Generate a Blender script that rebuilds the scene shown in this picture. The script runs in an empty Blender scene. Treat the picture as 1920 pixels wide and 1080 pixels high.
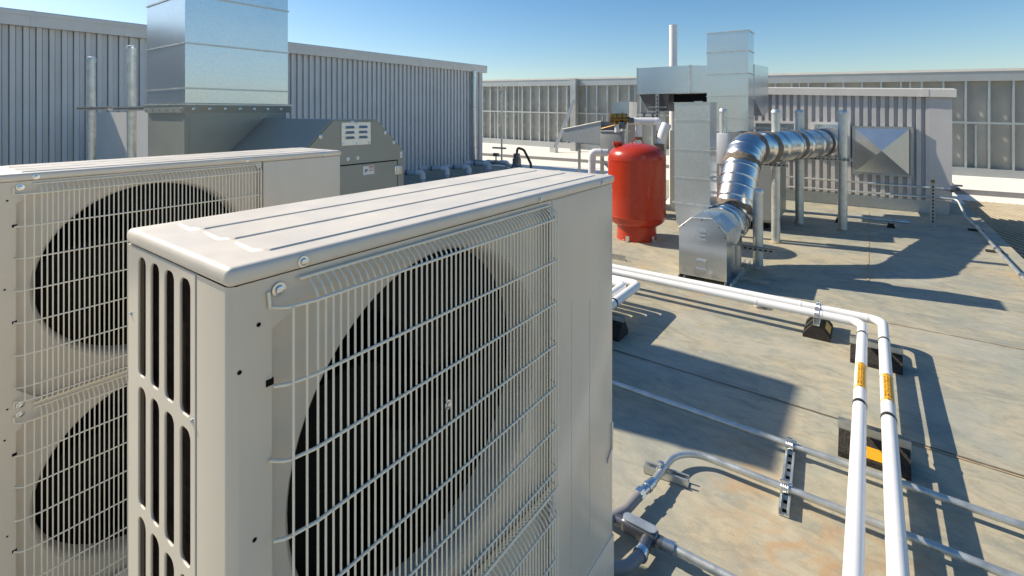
import bpy, bmesh, math, random
from mathutils import Vector, Matrix
random.seed(7)
C = bpy.context.scene.collection
S = bpy.context.scene
R = math.radians
# ------------------------------------------------------------------ camera
H = 1.72
cam = bpy.data.objects.new('camera', bpy.data.cameras.new('camera')); C.objects.link(cam)
cam.location = (0, 0, H); cam.rotation_euler = (R(90), 0, .6318)
cam.data.sensor_width = 36; cam.data.lens = 918 / 1920 * 36
cam.data.shift_y = -(540 - 210.5) / 1920
cam.data.clip_start = .05; cam.data.clip_end = 5000
S.camera = cam
# ------------------------------------------------------------------ sky and sun
AZ, EL = 11.5, 37.5                       # shadows run along +X, turned AZ degrees towards +Y
sd = Vector((-math.cos(R(AZ)) * math.cos(R(EL)), -math.sin(R(AZ)) * math.cos(R(EL)), math.sin(R(EL))))
W = bpy.data.worlds.new('World'); S.world = W; W.use_nodes = True
wn = W.node_tree.nodes; wl = W.node_tree.links; wn.clear()
sky = wn.new('ShaderNodeTexSky'); sky.sky_type = 'NISHITA'; sky.sun_disc = False
sky.sun_elevation = R(EL); sky.sun_rotation = math.atan2(sd.x, sd.y)
sky.air_density = 1.0; sky.dust_density = .6; sky.ozone_density = 2.0; sky.altitude = 0
bg = wn.new('ShaderNodeBackground'); bg.inputs[1].default_value = .10
wo = wn.new('ShaderNodeOutputWorld'); hs_ = wn.new('ShaderNodeHueSaturation'); hs_.inputs['Saturation'].default_value = 1.3; hs_.inputs['Hue'].default_value = .498; wl.new(sky.outputs[0], hs_.inputs['Color']); wl.new(hs_.outputs[0], bg.inputs[0]); wl.new(bg.outputs[0], wo.inputs[0])
sun = bpy.data.objects.new('sun', bpy.data.lights.new('sun', 'SUN')); C.objects.link(sun)
sun.data.energy = 5.0; sun.data.angle = R(.5); sun.data.color = (1, .88, .70)
sun.rotation_euler = (-sd).to_track_quat('-Z', 'Y').to_euler(); sun.location = sd * 40
S.view_settings.view_transform = 'Standard'; S.view_settings.look = 'None'
S.view_settings.exposure = .43; S.view_settings.gamma = 1

# ------------------------------------------------------------------ materials
def mat(name, col, rough=.5, metal=0., var=.12, scale=6., bump=0., bscale=40., rvar=0., spec=.5, stretch=(1, 1, 1), coat=0., col2=None):
    m = bpy.data.materials.new(name); m.use_nodes = True
    n = m.node_tree.nodes; l = m.node_tree.links; p = n['Principled BSDF']
    tc = n.new('ShaderNodeTexCoord'); mp = n.new('ShaderNodeMapping'); mp.inputs['Scale'].default_value = stretch
    l.new(tc.outputs['Object'], mp.inputs[0])
    nz = n.new('ShaderNodeTexNoise'); nz.inputs['Scale'].default_value = scale; nz.inputs['Detail'].default_value = 6
    nz.inputs['Roughness'].default_value = .6
    l.new(mp.outputs[0], nz.inputs['Vector'])
    mx = n.new('ShaderNodeMix'); mx.data_type = 'RGBA'
    rp = n.new('ShaderNodeMapRange'); rp.inputs[1].default_value = .3; rp.inputs[2].default_value = .7
    l.new(nz.outputs[0], rp.inputs[0]); l.new(rp.outputs[0], mx.inputs[0])
    c2 = col2 or tuple(min(1, c * (1 + var)) for c in col)
    c1 = col if col2 else tuple(c * (1 - var) for c in col)
    mx.inputs[6].default_value = (*c1, 1); mx.inputs[7].default_value = (*c2, 1)
    l.new(mx.outputs[2], p.inputs['Base Color'])
    p.inputs['Roughness'].default_value = rough; p.inputs['Metallic'].default_value = metal
    p.inputs['Specular IOR Level'].default_value = spec; p.inputs['Coat Weight'].default_value = coat
    if rvar:
        r2 = n.new('ShaderNodeMapRange'); r2.inputs[1].default_value = .3; r2.inputs[2].default_value = .7
        r2.inputs[3].default_value = max(.05, rough - rvar); r2.inputs[4].default_value = rough + rvar
        l.new(nz.outputs[0], r2.inputs[0]); l.new(r2.outputs[0], p.inputs['Roughness'])
    if bump:
        n2 = n.new('ShaderNodeTexNoise'); n2.inputs['Scale'].default_value = bscale; n2.inputs['Detail'].default_value = 4
        l.new(mp.outputs[0], n2.inputs['Vector'])
        b = n.new('ShaderNodeBump'); b.inputs['Strength'].default_value = bump; b.inputs['Distance'].default_value = .01
        l.new(n2.outputs[0], b.inputs['Height']); l.new(b.outputs[0], p.inputs['Normal'])
    return m

def galv(name, col, rough=.24, sp=70, metal=.95, amt=.035, wave=0.10):
    """galvanised sheet: spangle cells plus slow oil-canning"""
    m = mat(name, col, rough, metal, .06, 1.6, rvar=.035)
    n = m.node_tree.nodes; l = m.node_tree.links; p = n['Principled BSDF']
    tc = n.new('ShaderNodeTexCoord'); v = n.new('ShaderNodeTexVoronoi'); v.inputs['Scale'].default_value = sp
    l.new(tc.outputs['Object'], v.inputs['Vector'])
    bw = n.new('ShaderNodeSeparateColor'); l.new(v.outputs['Color'], bw.inputs[0])
    mr = n.new('ShaderNodeMapRange'); mr.inputs[3].default_value = 1 - amt; mr.inputs[4].default_value = 1 + amt
    l.new(bw.outputs[0], mr.inputs[0])
    vm = n.new('ShaderNodeVectorMath'); vm.operation = 'SCALE'
    src = p.inputs['Base Color'].links[0].from_socket
    l.new(src, vm.inputs[0]); l.new(mr.outputs[0], vm.inputs['Scale']); l.new(vm.outputs[0], p.inputs['Base Color'])
    n2 = n.new('ShaderNodeTexNoise'); n2.inputs['Scale'].default_value = 1.7; n2.inputs['Detail'].default_value = 1
    l.new(tc.outputs['Object'], n2.inputs['Vector'])
    b = n.new('ShaderNodeBump'); b.inputs['Strength'].default_value = wave; b.inputs['Distance'].default_value = .05
    l.new(n2.outputs[0], b.inputs['Height']); l.new(b.outputs[0], p.inputs['Normal'])
    return m

def concrete():
    m = bpy.data.materials.new('weathered_concrete'); m.use_nodes = True
    n = m.node_tree.nodes; l = m.node_tree.links; p = n['Principled BSDF']
    tc = n.new('ShaderNodeTexCoord')
    def noise(sc, st=(1, 1, 1), det=7, dist=0., off=(0, 0, 0)):
        mp = n.new('ShaderNodeMapping'); mp.inputs['Scale'].default_value = st; mp.inputs['Location'].default_value = off
        l.new(tc.outputs['Object'], mp.inputs[0])
        z = n.new('ShaderNodeTexNoise'); z.inputs['Scale'].default_value = sc; z.inputs['Detail'].default_value = det
        z.inputs['Roughness'].default_value = .62; z.inputs['Distortion'].default_value = dist
        l.new(mp.outputs[0], z.inputs['Vector']); return z.outputs[0]
    def rng(s, a, b, c=0., d=1.):
        r = n.new('ShaderNodeMapRange'); r.inputs[1].default_value = a; r.inputs[2].default_value = b
        r.inputs[3].default_value = c; r.inputs[4].default_value = d; l.new(s, r.inputs[0]); return r.outputs[0]
    def mixc(f, a, b):
        x = n.new('ShaderNodeMix'); x.data_type = 'RGBA'; l.new(f, x.inputs[0])
        for s, i in ((a, 6), (b, 7)):
            if isinstance(s, tuple): x.inputs[i].default_value = (*s, 1)
            else: l.new(s, x.inputs[i])
        return x.outputs[2]
    def mul(a, b):
        x = n.new('ShaderNodeMath'); x.operation = 'MULTIPLY'; l.new(a, x.inputs[0])
        if isinstance(b, float): x.inputs[1].default_value = b
        else: l.new(b, x.inputs[1])
        return x.outputs[0]
    def blob(x, y, rad):
        d = n.new('ShaderNodeVectorMath'); d.operation = 'DISTANCE'; l.new(tc.outputs['Object'], d.inputs[0]); d.inputs[1].default_value = (x, y, 0)
        return rng(d.outputs['Value'], rad, rad * .25)
    c = mixc(rng(noise(1.1, (.75, 1.1, 1), 8, 1.0), .40, .60), (.44, .39, .275), (.32, .33, .275))
    c = mixc(mul(rng(noise(4.0, (.7, 1.3, 1), 9, 1.8), .47, .66), .75), c, (.225, .24, .21))
    c = mixc(mul(rng(noise(2.6, (.8, 1.1, 1), 9, 1.2, (4, 2, 0)), .50, .70), .6), c, (.56, .475, .32))
    c = mixc(mul(rng(noise(14, (.6, 1.3, 1), 9, 1.2), .48, .70), .5), c, (.23, .21, .165))
    c = mixc(mul(rng(noise(9, (.5, 1.5, 1), 9, 2.0, (3, 9, 1)), .56, .74), .4), c, (.58, .52, .39))
    c = mixc(mul(rng(noise(60, (1, 1, 1), 4), .58, .75), .35), c, (.58, .54, .44))
    c = mixc(mul(rng(noise(170, (1, 1, 1), 3), .52, .72), .45), c, (.17, .16, .135))
    c = mixc(mul(rng(noise(.55, (1, 1, 1), 9, 2.2, (2, 5, 3)), .52, .60), .35), c, (.40, .40, .35))
    rust = noise(4.5, (1, 1, 1), 8, 1.5, (1, 7, 0))
    for (x, y, r, a) in ((-.15, 2.2, .55, .75), (-.55, 2.55, .30, .5), (.35, 2.0, .5, .6), (-1.2, 4.85, .9, .45), (-2.2, 5.1, .9, .5), (1.25, 7.2, .5, .6), (-.05, 6.2, .45, .5), (-.1, 8.6, .6, .3)):
        c = mixc(mul(mul(rng(rust, .46, .68), blob(x, y, r)), a * .85), c, (.45, .25, .10))
    l.new(c, p.inputs['Base Color'])
    l.new(rng(noise(5, (1, 1, 1)), .3, .7, .55, .85), p.inputs['Roughness'])
    b = n.new('ShaderNodeBump'); b.inputs['Strength'].default_value = .25; b.inputs['Distance'].default_value = .006
    l.new(noise(30, (.7, 1.2, 1), 6), b.inputs['Height']); l.new(b.outputs[0], p.inputs['Normal'])
    return m

M = dict(
    beige=mat('beige_enamel', (.665, .605, .51), .22, 0, .05, 2.5, bump=.05, bscale=2.2, rvar=.07, stretch=(2.5, 2.5, .7)),
    beige_top=mat('beige_enamel_cover', (.70, .64, .55), .36, 0, .07, 9, rvar=.08),
    wire=mat('cream_wire_coating', (.88, .81, .66), .5, 0, .03),
    black=mat('black_void', (.005, .005, .005), .6, 0, .1, spec=.12),
    fanblack=mat('black_fan_plastic', (.002, .002, .002), .9, 0, .1, spec=0),
    coil=mat('coil_fins', (.016, .010, .008), .8, 0, .6, 60, stretch=(.2, .2, 1.5), spec=.1),
    galv=galv('galvanised_duct', (.64, .68, .71)),
    galv2=galv('galvanised_duct_dull', (.60, .62, .63), .36, amt=.05),
    galvdark=galv('weathered_galvanised', (.46, .48, .48), .42, amt=.08, metal=.55),
    zinc=mat('zinc_pipe', (.60, .62, .60), .42, .75, .18, 14, rvar=.08, bump=.05, bscale=60),
    zincdark=mat('zinc_strut', (.42, .43, .42), .45, .8, .2, 20, rvar=.08),
    bolt=mat('zinc_bolt', (.62, .66, .70), .25, .95, .08),
    spiral=mat('bright_spiral_duct', (.66, .66, .65), .28, 1., .06, 5, rvar=.04, bump=.06, bscale=7),
    sealant=mat('brown_duct_sealant', (.17, .14, .11), .8, 0, .35, 18, bump=.6, bscale=30),
    siding=mat('blue_grey_siding', (.70, .69, .67), .42, .05, .05, 2),
    siding2=mat('lilac_grey_siding', (.58, .56, .555), .42, .1, .05, 2),
    coping=mat('pale_coping', (.74, .71, .66), .45, .1, .06, 3),
    copingw=mat('white_coping', (.66, .64, .60), .5, 0, .05, 3),
    olive=mat('olive_grey_enamel', (.29, .30, .265), .36, .1, .07, 3, rvar=.05),
    red=mat('red_tank_enamel', (.43, .033, .009), .28, 0, .06, 4, rvar=.04, bump=.04, bscale=5, coat=.08),
    white=mat('white_pipe_jacket', (.80, .80, .79), .38, 0, .03, 8, bump=.03, bscale=9),
    pvc=mat('grey_white_pvc', (.66, .68, .70), .35, 0, .06),
    pvcblue=mat('blue_grey_pvc', (.40, .46, .50), .35, 0, .06),
    rubber=mat('black_recycled_rubber', (.030, .026, .022), .85, 0, .4, 60, bump=.7, bscale=120),
    yellow=mat('amber_reflector', (.78, .40, .015), .4, 0, .05),
    band=mat('dark_pipe_band', (.05, .045, .04), .3, .4, .3, 60),
    ink=mat('dark_print', (.10, .05, .01), .6, 0, .05),
    redink=mat('red_print', (.45, .06, .05), .6, 0, .05),
    paper=mat('white_sticker', (.74, .74, .74), .5, 0, .02),
    brass=mat('aged_brass', (.24, .16, .06), .35, .9, .25, 25),
    flex=mat('grey_flexible_conduit', (.26, .25, .25), .5, 0, .06),
    cast=mat('grey_cast_fitting', (.16, .17, .19), .35, .7, .1, 20),
    boxgrey=mat('grey_enamel_box', (.27, .28, .28), .45, .1, .06),
    membrane=mat('white_roof_membrane', (.80, .765, .69), .7, 0, .05, 1.2, bump=.05, bscale=6),
    edge_shade_grey=mat('grey_flashing_and_shade', (.25, .24, .24), .6, 0, .1, 4),  # grey of edges and flashing, also the shade colour of both roof bands
    ribbed=mat('tan_ribbed_roofing', (.42, .37, .27), .6, .1, .16, 3),
    fencepanel=mat('grey_sheathing', (.365, .365, .33), .6, .1, .14, 1.2, stretch=(1, 1, .4)),
    fencestud=galv('galvanised_stud', (.62, .65, .65), .4, amt=.08),
    joint=mat('joint_sealant', (.17, .14, .10), .8, 0, .4, 14),
    jointtan=mat('tan_joint_sealant', (.42, .32, .20), .8, 0, .25, 14),
    earth=mat('dry_ground', (.28, .24, .17), .9, 0, .25, .02),
    green=mat('green_print', (.03, .22, .07), .5, 0, .1),
    hotpipe=mat('white_flue', (.80, .78, .77), .4, 0, .03, 3),
)
CONC = concrete()

# ------------------------------------------------------------------ mesh helpers
class MB:
    def __init__(s): s.v = []; s.f = []
    def add(s, v, f):
        o = len(s.v); s.v += [tuple(p) for p in v]; s.f += [tuple(i + o for i in q) for q in f]; return s
    def box(s, x0, x1, y0, y1, z0, z1, bev=0, seg=2):
        bm = bmesh.new(); r = bmesh.ops.create_cube(bm, size=1)
        for v in bm.verts: v.co = ((x0 + x1) / 2 + v.co.x * (x1 - x0), (y0 + y1) / 2 + v.co.y * (y1 - y0), (z0 + z1) / 2 + v.co.z * (z1 - z0))
        if bev: bmesh.ops.bevel(bm, geom=bm.edges[:], offset=bev, segments=seg, affect='EDGES', profile=.5)
        return s.bm(bm)
    def bm(s, bm):
        bm.verts.index_update(); s.add([v.co[:] for v in bm.verts], [[v.index for v in f.verts] for f in bm.faces]); bm.free(); return s
    def tube(s, pts, r, seg=12, caps=True, rs=None):
        pts = [Vector(p) for p in pts]; n = len(pts); t0 = (pts[1] - pts[0]).normalized()
        up = Vector((0, 0, 1)) if abs(t0.z) < .9 else Vector((1, 0, 0))
        a = t0.cross(up).normalized(); vs = []; prev = t0
        for i, p in enumerate(pts):
            t = ((pts[i] - pts[i - 1]).normalized() if i else t0) + ((pts[i + 1] - pts[i]).normalized() if i < n - 1 else Vector())
            t = t.normalized(); q = prev.rotation_difference(t); a = (q @ a).normalized(); prev = t; b = t.cross(a)
            rr = rs[i] if rs else r
            for k in range(seg):
                w = 2 * math.pi * k / seg; vs.append(p + (a * math.cos(w) + b * math.sin(w)) * rr)
        fs = [(i * seg + k, i * seg + (k + 1) % seg, (i + 1) * seg + (k + 1) % seg, (i + 1) * seg + k) for i in range(n - 1) for k in range(seg)]
        if caps: fs += [tuple(reversed(range(seg))), tuple(range((n - 1) * seg, n * seg))]
        return s.add(vs, fs)
    def cyl(s, p, q, r, seg=16, r2=None): return s.tube([p, q], r, seg, True, [r, r if r2 is None else r2])
    def lathe(s, prof, c, seg=32, axis='z'):
        vs = []; n = len(prof)
        for (r, z) in prof:
            for k in range(seg):
                w = 2 * math.pi * k / seg; a, b = r * math.cos(w), r * math.sin(w)
                vs.append((c[0] + a, c[1] + b, c[2] + z) if axis == 'z' else (c[0] + z, c[1] + a, c[2] + b) if axis == 'x' else (c[0] + b, c[1] + z, c[2] + a))
        fs = [(i * seg + k, i * seg + (k + 1) % seg, (i + 1) * seg + (k + 1) % seg, (i + 1) * seg + k) for i in range(n - 1) for k in range(seg)]
        if prof[0][0] < 1e-6 or prof[-1][0] < 1e-6: pass
        return s.add(vs, fs)
    def prism(s, prof, axis, a0, a1, caps=True):
        n = len(prof)
        def P(u, v, a): return (a, u, v) if axis == 'x' else (u, a, v) if axis == 'y' else (u, v, a)
        vs = [P(u, v, a0) for u, v in prof] + [P(u, v, a1) for u, v in prof]
        fs = [(i, (i + 1) % n, n + (i + 1) % n, n + i) for i in range(n)]
        if caps: fs += [tuple(reversed(range(n))), tuple(range(n, 2 * n))]
        return s.add(vs, fs)
    def sheet(s, prof, axis, a0, a1):          # open extruded polyline
        n = len(prof)
        def P(u, v, a): return (a, u, v) if axis == 'x' else (u, a, v) if axis == 'y' else (u, v, a)
        vs = [P(u, v, a0) for u, v in prof] + [P(u, v, a1) for u, v in prof]
        return s.add(vs, [(i, i + 1, n + i + 1, n + i) for i in range(n - 1)])
    def plate(s, outline, holes, t, fn, bev=0.):
        """flat plate with real holes, filled by Blender's 2-D curve; fn maps (a,b,c) to space"""
        cu = bpy.data.curves.new('tmp', 'CURVE'); cu.dimensions = '2D'; cu.fill_mode = 'BOTH'
        cu.extrude = max(.0001, t / 2 - bev); cu.bevel_depth = bev; cu.bevel_resolution = 1; cu.offset = -bev
        for loop in [outline] + holes:
            sp = cu.splines.new('POLY'); sp.points.add(len(loop) - 1); sp.use_cyclic_u = True
            for p, (a, b) in zip(sp.points, loop): p.co = (a, b, 0, 1)
        ob = bpy.data.objects.new('tmp', cu); C.objects.link(ob)
        me = bpy.data.meshes.new_from_object(ob.evaluated_get(bpy.context.evaluated_depsgraph_get()))
        s.add([fn(*v.co) for v in me.vertices], [tuple(p.vertices) for p in me.polygons])
        bpy.data.objects.remove(ob); bpy.data.curves.remove(cu); bpy.data.meshes.remove(me); return s

def rrect(a0, a1, b0, b1, r, n=5):
    out = []
    for (ca, cb, w0) in ((a1 - r, b1 - r, 0), (a0 + r, b1 - r, 90), (a0 + r, b0 + r, 180), (a1 - r, b0 + r, 270)):
        for k in range(n + 1):
            w = R(w0 + 90 * k / n); out.append((ca + r * math.cos(w), cb + r * math.sin(w)))
    return out
def circ(a, b, r, n=48): return [(a + r * math.cos(2 * math.pi * k / n), b + r * math.sin(2 * math.pi * k / n)) for k in range(n)]
def fillet(pts, rad, n=6):
    pts = [Vector(p) for p in pts]; out = [pts[0]]
    for i in range(1, len(pts) - 1):
        r = rad[i - 1] if isinstance(rad, (list, tuple)) else rad
        a = (pts[i - 1] - pts[i]).normalized(); b = (pts[i + 1] - pts[i]).normalized()
        ang = a.angle(b)
        if ang > 3.1: out.append(pts[i]); continue
        d = min(r / math.tan(ang / 2), (pts[i - 1] - pts[i]).length * .49, (pts[i + 1] - pts[i]).length * .49)
        p0, p1 = pts[i] + a * d, pts[i] + b * d
        rr = d * math.tan(ang / 2); cdir = (a + b).normalized(); cen = pts[i] + cdir * (rr / math.sin(ang / 2))
        u = (p0 - cen).normalized(); v = (p1 - cen).normalized(); th = u.angle(v)
        for k in range(n + 1):
            t = k / n; out.append(cen + (u * math.sin((1 - t) * th) + v * math.sin(t * th)) / math.sin(th) * rr)
    out.append(pts[-1]); return out

SPLIT = {'grille_bolt', 'wire_slot', 'louvre', 'strap', 'coupling', 'screw', 'bolt', 'skid', 'leg', 'base_rail', 'spring', 'screw_hole', 'latch', 'bleed_valve', 'coping_joint', 'hopper_lip', 'leg_frame', 'slot', 'strut_slot'}
def islands(mb):
    par = list(range(len(mb.v)))
    def find(i):
        while par[i] != i: par[i] = par[par[i]]; i = par[i]
        return i
    for f in mb.f:
        for k in f[1:]: par[find(k)] = find(f[0])
    g = {}
    for f in mb.f: g.setdefault(find(f[0]), []).append(f)
    out = []
    for fs in g.values():
        m = MB(); ix = {}
        for f in fs:
            for k in f:
                if k not in ix: ix[k] = len(m.v); m.v.append(mb.v[k])
            m.f.append(tuple(ix[k] for k in f))
        out.append(m)
    return out
def obj(name, mb, m, parent=None, root=None, smooth=35, doubles=False):
    me = bpy.data.meshes.new(name); off = Vector(root.location) if root is not None and not root.get('_local') else Vector()
    me.from_pydata([Vector(v) - off for v in mb.v], [], mb.f); me.materials.append(m)
    bm = bmesh.new(); bm.from_mesh(me)
    if doubles: bmesh.ops.remove_doubles(bm, verts=bm.verts[:], dist=1e-5)
    bmesh.ops.recalc_face_normals(bm, faces=bm.faces[:]); bm.to_mesh(me); bm.free()
    if smooth:
        me.polygons.foreach_set('use_smooth', [True] * len(me.polygons)); me.set_sharp_from_angle(angle=R(smooth))
    o = bpy.data.objects.new(name, me); C.objects.link(o)
    if parent is not None: o.parent = parent
    return o
ROOTS = []
class Thing:
    def __init__(s, name, label, cat, loc, group=None, local=False):
        o = bpy.data.objects.new(name, None); C.objects.link(o); o.location = loc; o.empty_display_size = .1
        o['label'] = label; o['category'] = cat
        if group: o['group'] = group
        if local: o['_local'] = 1
        s.o = o; ROOTS.append(o)
    def part(s, name, mb, m, parent=None, label=None, **k):
        if name in SPLIT:
            for q in islands(mb): p = obj(name, q, m, parent or s.o, s.o, **k)
            return p
        p = obj(name, mb, m, parent or s.o, s.o, **k)
        if label: p['label'] = label
        return p
def single(name, mb, m, label, cat, group=None, **k):
    o = obj(name, mb, m, **k); o['label'] = label; o['category'] = cat
    if group: o['group'] = group
    # put the origin at the base centre
    me = o.data; xs = [v.co for v in me.vertices]
    c = Vector(((min(v.x for v in xs) + max(v.x for v in xs)) / 2, (min(v.y for v in xs) + max(v.y for v in xs)) / 2, min(v.z for v in xs)))
    me.transform(Matrix.Translation(-c)); o.location = c
    return o
def struct(name, mb, m, **k):
    o = obj(name, mb, m, **k); o['kind'] = 'structure'; return o
def copy_thing(root, loc, label, scale=None):
    c = root.copy(); C.objects.link(c); c.location = loc; c['label'] = label
    if scale: c.scale = scale
    def rec(a, b):
        for ch in list(a.children):
            d = ch.copy(); C.objects.link(d); d.parent = b; rec(ch, d)
    rec(root, c); ROOTS.append(c); return c

# ------------------------------------------------------------------ setting
struct('ground', MB().add([(-900, -900, -9), (900, -900, -9), (900, 900, -9), (-900, 900, -9)], [(0, 1, 2, 3)]), M['earth'])
struct('roof_deck', MB().box(-18, 1.45, -8, 12.4, -.3, 0), CONC)
struct('deck_parapet', MB().box(1.35, 1.449, -8, 13.9, -1.2, -.302), M['edge_shade_grey'])
struct('roof_membrane', MB().box(-26, 1.45, 12.404, 24, -.3, -.004), M['membrane'])
rb = bmesh.new(); ra = math.radians(21); ud = Vector((math.cos(ra), math.sin(ra), 0)); vd = Vector((-math.sin(ra), math.cos(ra), 0))
a = -2.0; prev = None
while a < 16:
    for (w, z) in ((0, -.44), (.05, -.44), (.058, -.40), (.105, -.40), (.113, -.44)):
        cur = [rb.verts.new(ud * (a + w) + vd * b + Vector((0, 0, z))) for b in (-12, 20)]
        if prev: rb.faces.new((prev[0], cur[0], cur[1], prev[1]))
        prev = cur
    a += .12
for (co, no) in (((1.452, 0, 0), (-1, 0, 0)), ((0, 16.0, 0), (0, 1, 0)), ((0, -6, 0), (0, -1, 0)), ((15, 0, 0), (1, 0, 0))):
    bmesh.ops.bisect_plane(rb, geom=rb.verts[:] + rb.edges[:] + rb.faces[:], plane_co=co, plane_no=no, clear_outer=True)
mb = MB().bm(rb)
struct('ribbed_roof', mb, M['ribbed'], smooth=0)
struct('lower_membrane', MB().prism([(16.002, -.9), (16.002, -.41), (18.3, -.03), (24, -.03), (24, -.9)], 'x', 1.452, 24), M['membrane'])
struct('roof_shade_step', MB().box(-26, 1.44, 15.0, 15.06, -.006, .10), M['edge_shade_grey'])  # grey colour stands in for the dark shade band across the membrane
struct('lower_shade_strip', MB().box(1.46, 24, 16.5, 16.55, -.40, -.20), M['edge_shade_grey'])  # added dark strip in place of a thin shadow across the ramp
struct('raised_membrane', MB().box(-26, 1.44, 15.062, 18.3, -.003, .095), M['membrane'])
def joint(pts, w, m, name='deck_joint'):
    mb = MB(); vs = []
    P = [Vector(p) for p in pts]; n = 60
    for i in range(n + 1):
        t = i / n; p = P[0].lerp(P[1], t); d = (P[1] - P[0]).normalized(); nn = Vector((-d.y, d.x, 0))
        a = w * (.6 + .7 * random.random()); j = nn * (random.random() - .5) * .004
        vs += [p + nn * a + j, p - nn * a + j]
    mb.add([(v.x, v.y, .004) for v in vs], [(2 * i, 2 * i + 1, 2 * i + 3, 2 * i + 2) for i in range(n)])
    return struct(name, mb, m)
joint([(-6, 3.285, 0), (1.40, 3.295, 0)], .006, M['joint'])
joint([(-.1, 3.272, 0), (1.40, 3.280, 0)], .006, M['jointtan'])
joint([(-.2, 5.03, 0), (1.40, 5.06, 0)], .006, M['jointtan'])
joint([(-.02, 6.0, 0), (-.02, 10.4, 0)], .009, M['jointtan'])
joint([(-6, 6.0, 0), (1.40, 8.9, 0)], .0015, M['joint'])

# ------------------------------------------------------------------ condenser units (local frame: x=0 front, y along it, z up)
AL, AD, AB, AT = 1.08, .3456, .10, 1.5095
FY = .386; FZ = (1.165, .475)
def bolt(mb, p, ax='x', r=.007, s=1):
    x, y, z = p
    pr = [(r * 1.5, 0), (r * 1.5, r * .2), (r * .95, r * .28), (r * .85, r * .8), (r * .3, r), (0, r * .97)]
    if s < 0: pr = [(a, -b) for a, b in pr]
    mb.lathe(pr, (x, y, z), 14, ax); return mb
def make_condenser():
    T = Thing('condenser_unit', 'beige two-fan condenser unit in the foreground showing the slotted guard on its end', 'air conditioner', (-.616, .2713, 0), 'condenser units', True)
    # cabinet: front fascia with two recess openings, rounded front corner, back and right walls, base
    mb = MB()
    def recess(z, g=0):
        y0, y1, a = .052 - g, .722 + g * .2, .335 + g
        return [(y0, z - a + .05), (y0 + .05, z - a), (y1, z - a), (y1, z + a), (y0 + .13, z + a), (y0, z + a - .055)]
    rs = .022
    front = [(.012, AB), (.728, AB), (.728, AT), (.012, AT)]
    mb.plate(front, [recess(z) for z in FZ], .003, lambda a, b, c: (c - .0015, a, b))
    arc = [(-.012 + .012 * math.sin(R(w)), .012 - .012 * math.cos(R(w))) for w in range(0, 91, 15)]
    mb.sheet([(-.090, 0)] + arc, 'z', AB, AT)
    for z in FZ:                                   # recess walls and floor with the round orifice
        o = recess(z); n = len(o)
        mb.add([(-.0005, a, b) for a, b in o] + [(-rs, a, b) for a, b in o], [(i, (i + 1) % n, n + (i + 1) % n, n + i) for i in range(n)])
        mb.plate(recess(z, .002), [circ(FY, z, .3045, 72)], .002, lambda a, b, c: (c - rs - .001, a, b))
        mb.lathe([(.305, -rs - .0005), (.300, -rs - .004), (.295, -rs - .012), (.292, -rs - .03), (.292, -rs - .07)], (0, FY, z), 72, 'x')
    mb.box(-AD, -.094, AL - .002, AL, AB, AT); mb.box(-AD, -AD + .002, .0, AL - .003, AB, AT)
    mb.box(-AD + .004, -.004, .004, AL - .004, AB, AB + .003)
    cab = T.part('cabinet', mb, M['beige'], smooth=40)
    holes = MB()
    for (y, z) in ((.035, 1.455), (.012, 1.405), (.03, 1.19), (.035, .83), (.03, .74), (.035, .45)):
        holes.lathe([(.0028, .0004), (0, .0006)], (0, y, z), 12, 'x')
    T.part('screw_hole', holes, M['black'], cab)
    ib = MB(); ib.box(-AD + .03, -.13, .10, AL - .35, AB + .01, AT - .01)
    ib.box(-.128, -.010, .730, .7336, AB + .01, AT - .006)
    T.part('inner_baffle', ib, M['black'])
    cl = MB(); cl.box(-AD + .003, -.096, .020, .06, AB + .02, AT - .012)
    T.part('coil', cl, M['coil'])
    # slotted guard on the left end
    hs = []
    for k in range(7):
        zt = 1.497 - k * .2
        zb = max(AB + .02, zt - .182)
        for (a0, a1) in ((-.300, -.269), (-.248, -.216), (-.195, -.162), (-.141, -.108)):
            if zt - zb > .05: hs.append(rrect(a0, a1, zb, zt, .0115))
    g = MB().plate([(-AD, AB), (-.0925, AB), (-.0925, AT), (-AD, AT)], hs, .0036, lambda a, b, c: (a, .0008 + c, b), bev=.0012)
    guard = T.part('slotted_guard', g, M['beige'], smooth=50)
    sc = MB()
    for (a, z) in ((-.33, 1.40), (-.1015, 1.315), (-.1015, .92)): bolt(sc, (a, -.0011, z), 'y', .0026, -1)
    T.part('screw', sc, M['bolt'], guard)
    # service panel at the right
    sp = MB(); sp.box(-.10, -.001, .7345, AL - .001, AB, AT, .006, 3)
    sp.box(-.002, -.0003, .83, .834, .55, 1.235); sp.box(-.002, -.0003, .93, .934, .55, 1.21)
    panel = T.part('service_panel', sp, M['beige'])
    hd = MB(); hd.prism([(AL - .07, .86), (AL - .004, .90), (AL + .006, .96), (AL - .05, .93)], 'x', -.03, -.0005)
    hd2 = MB()
    hd2.prism([(AL - .003, .71), (AL + .012, .72), (AL + .014, .79), (AL - .003, .80)], 'x', -.03, -.006)
    hd2.prism([(AL - .040, .70), (AL - .032, .70), (AL - .006, .725), (AL - .006, .80), (AL - .014, .805), (AL - .014, .732), (AL - .040, .712)], 'x', -.0005, .0022)
    T.part('handle', hd2, M['beige'], panel)
    lw = MB(); lw.box(-.10, .0025, .7346, AL + .002, AB, .47, .004, 2)
    T.part('lower_cover', lw, M['beige'])
    # top cover with rolled edge and pressed pads
    tc = MB(); tc.box(-AD - .003, .004, -.004, AL + .004, AT + .0005, AT + .0245, .009, 4)
    zt = AT + .0245
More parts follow.
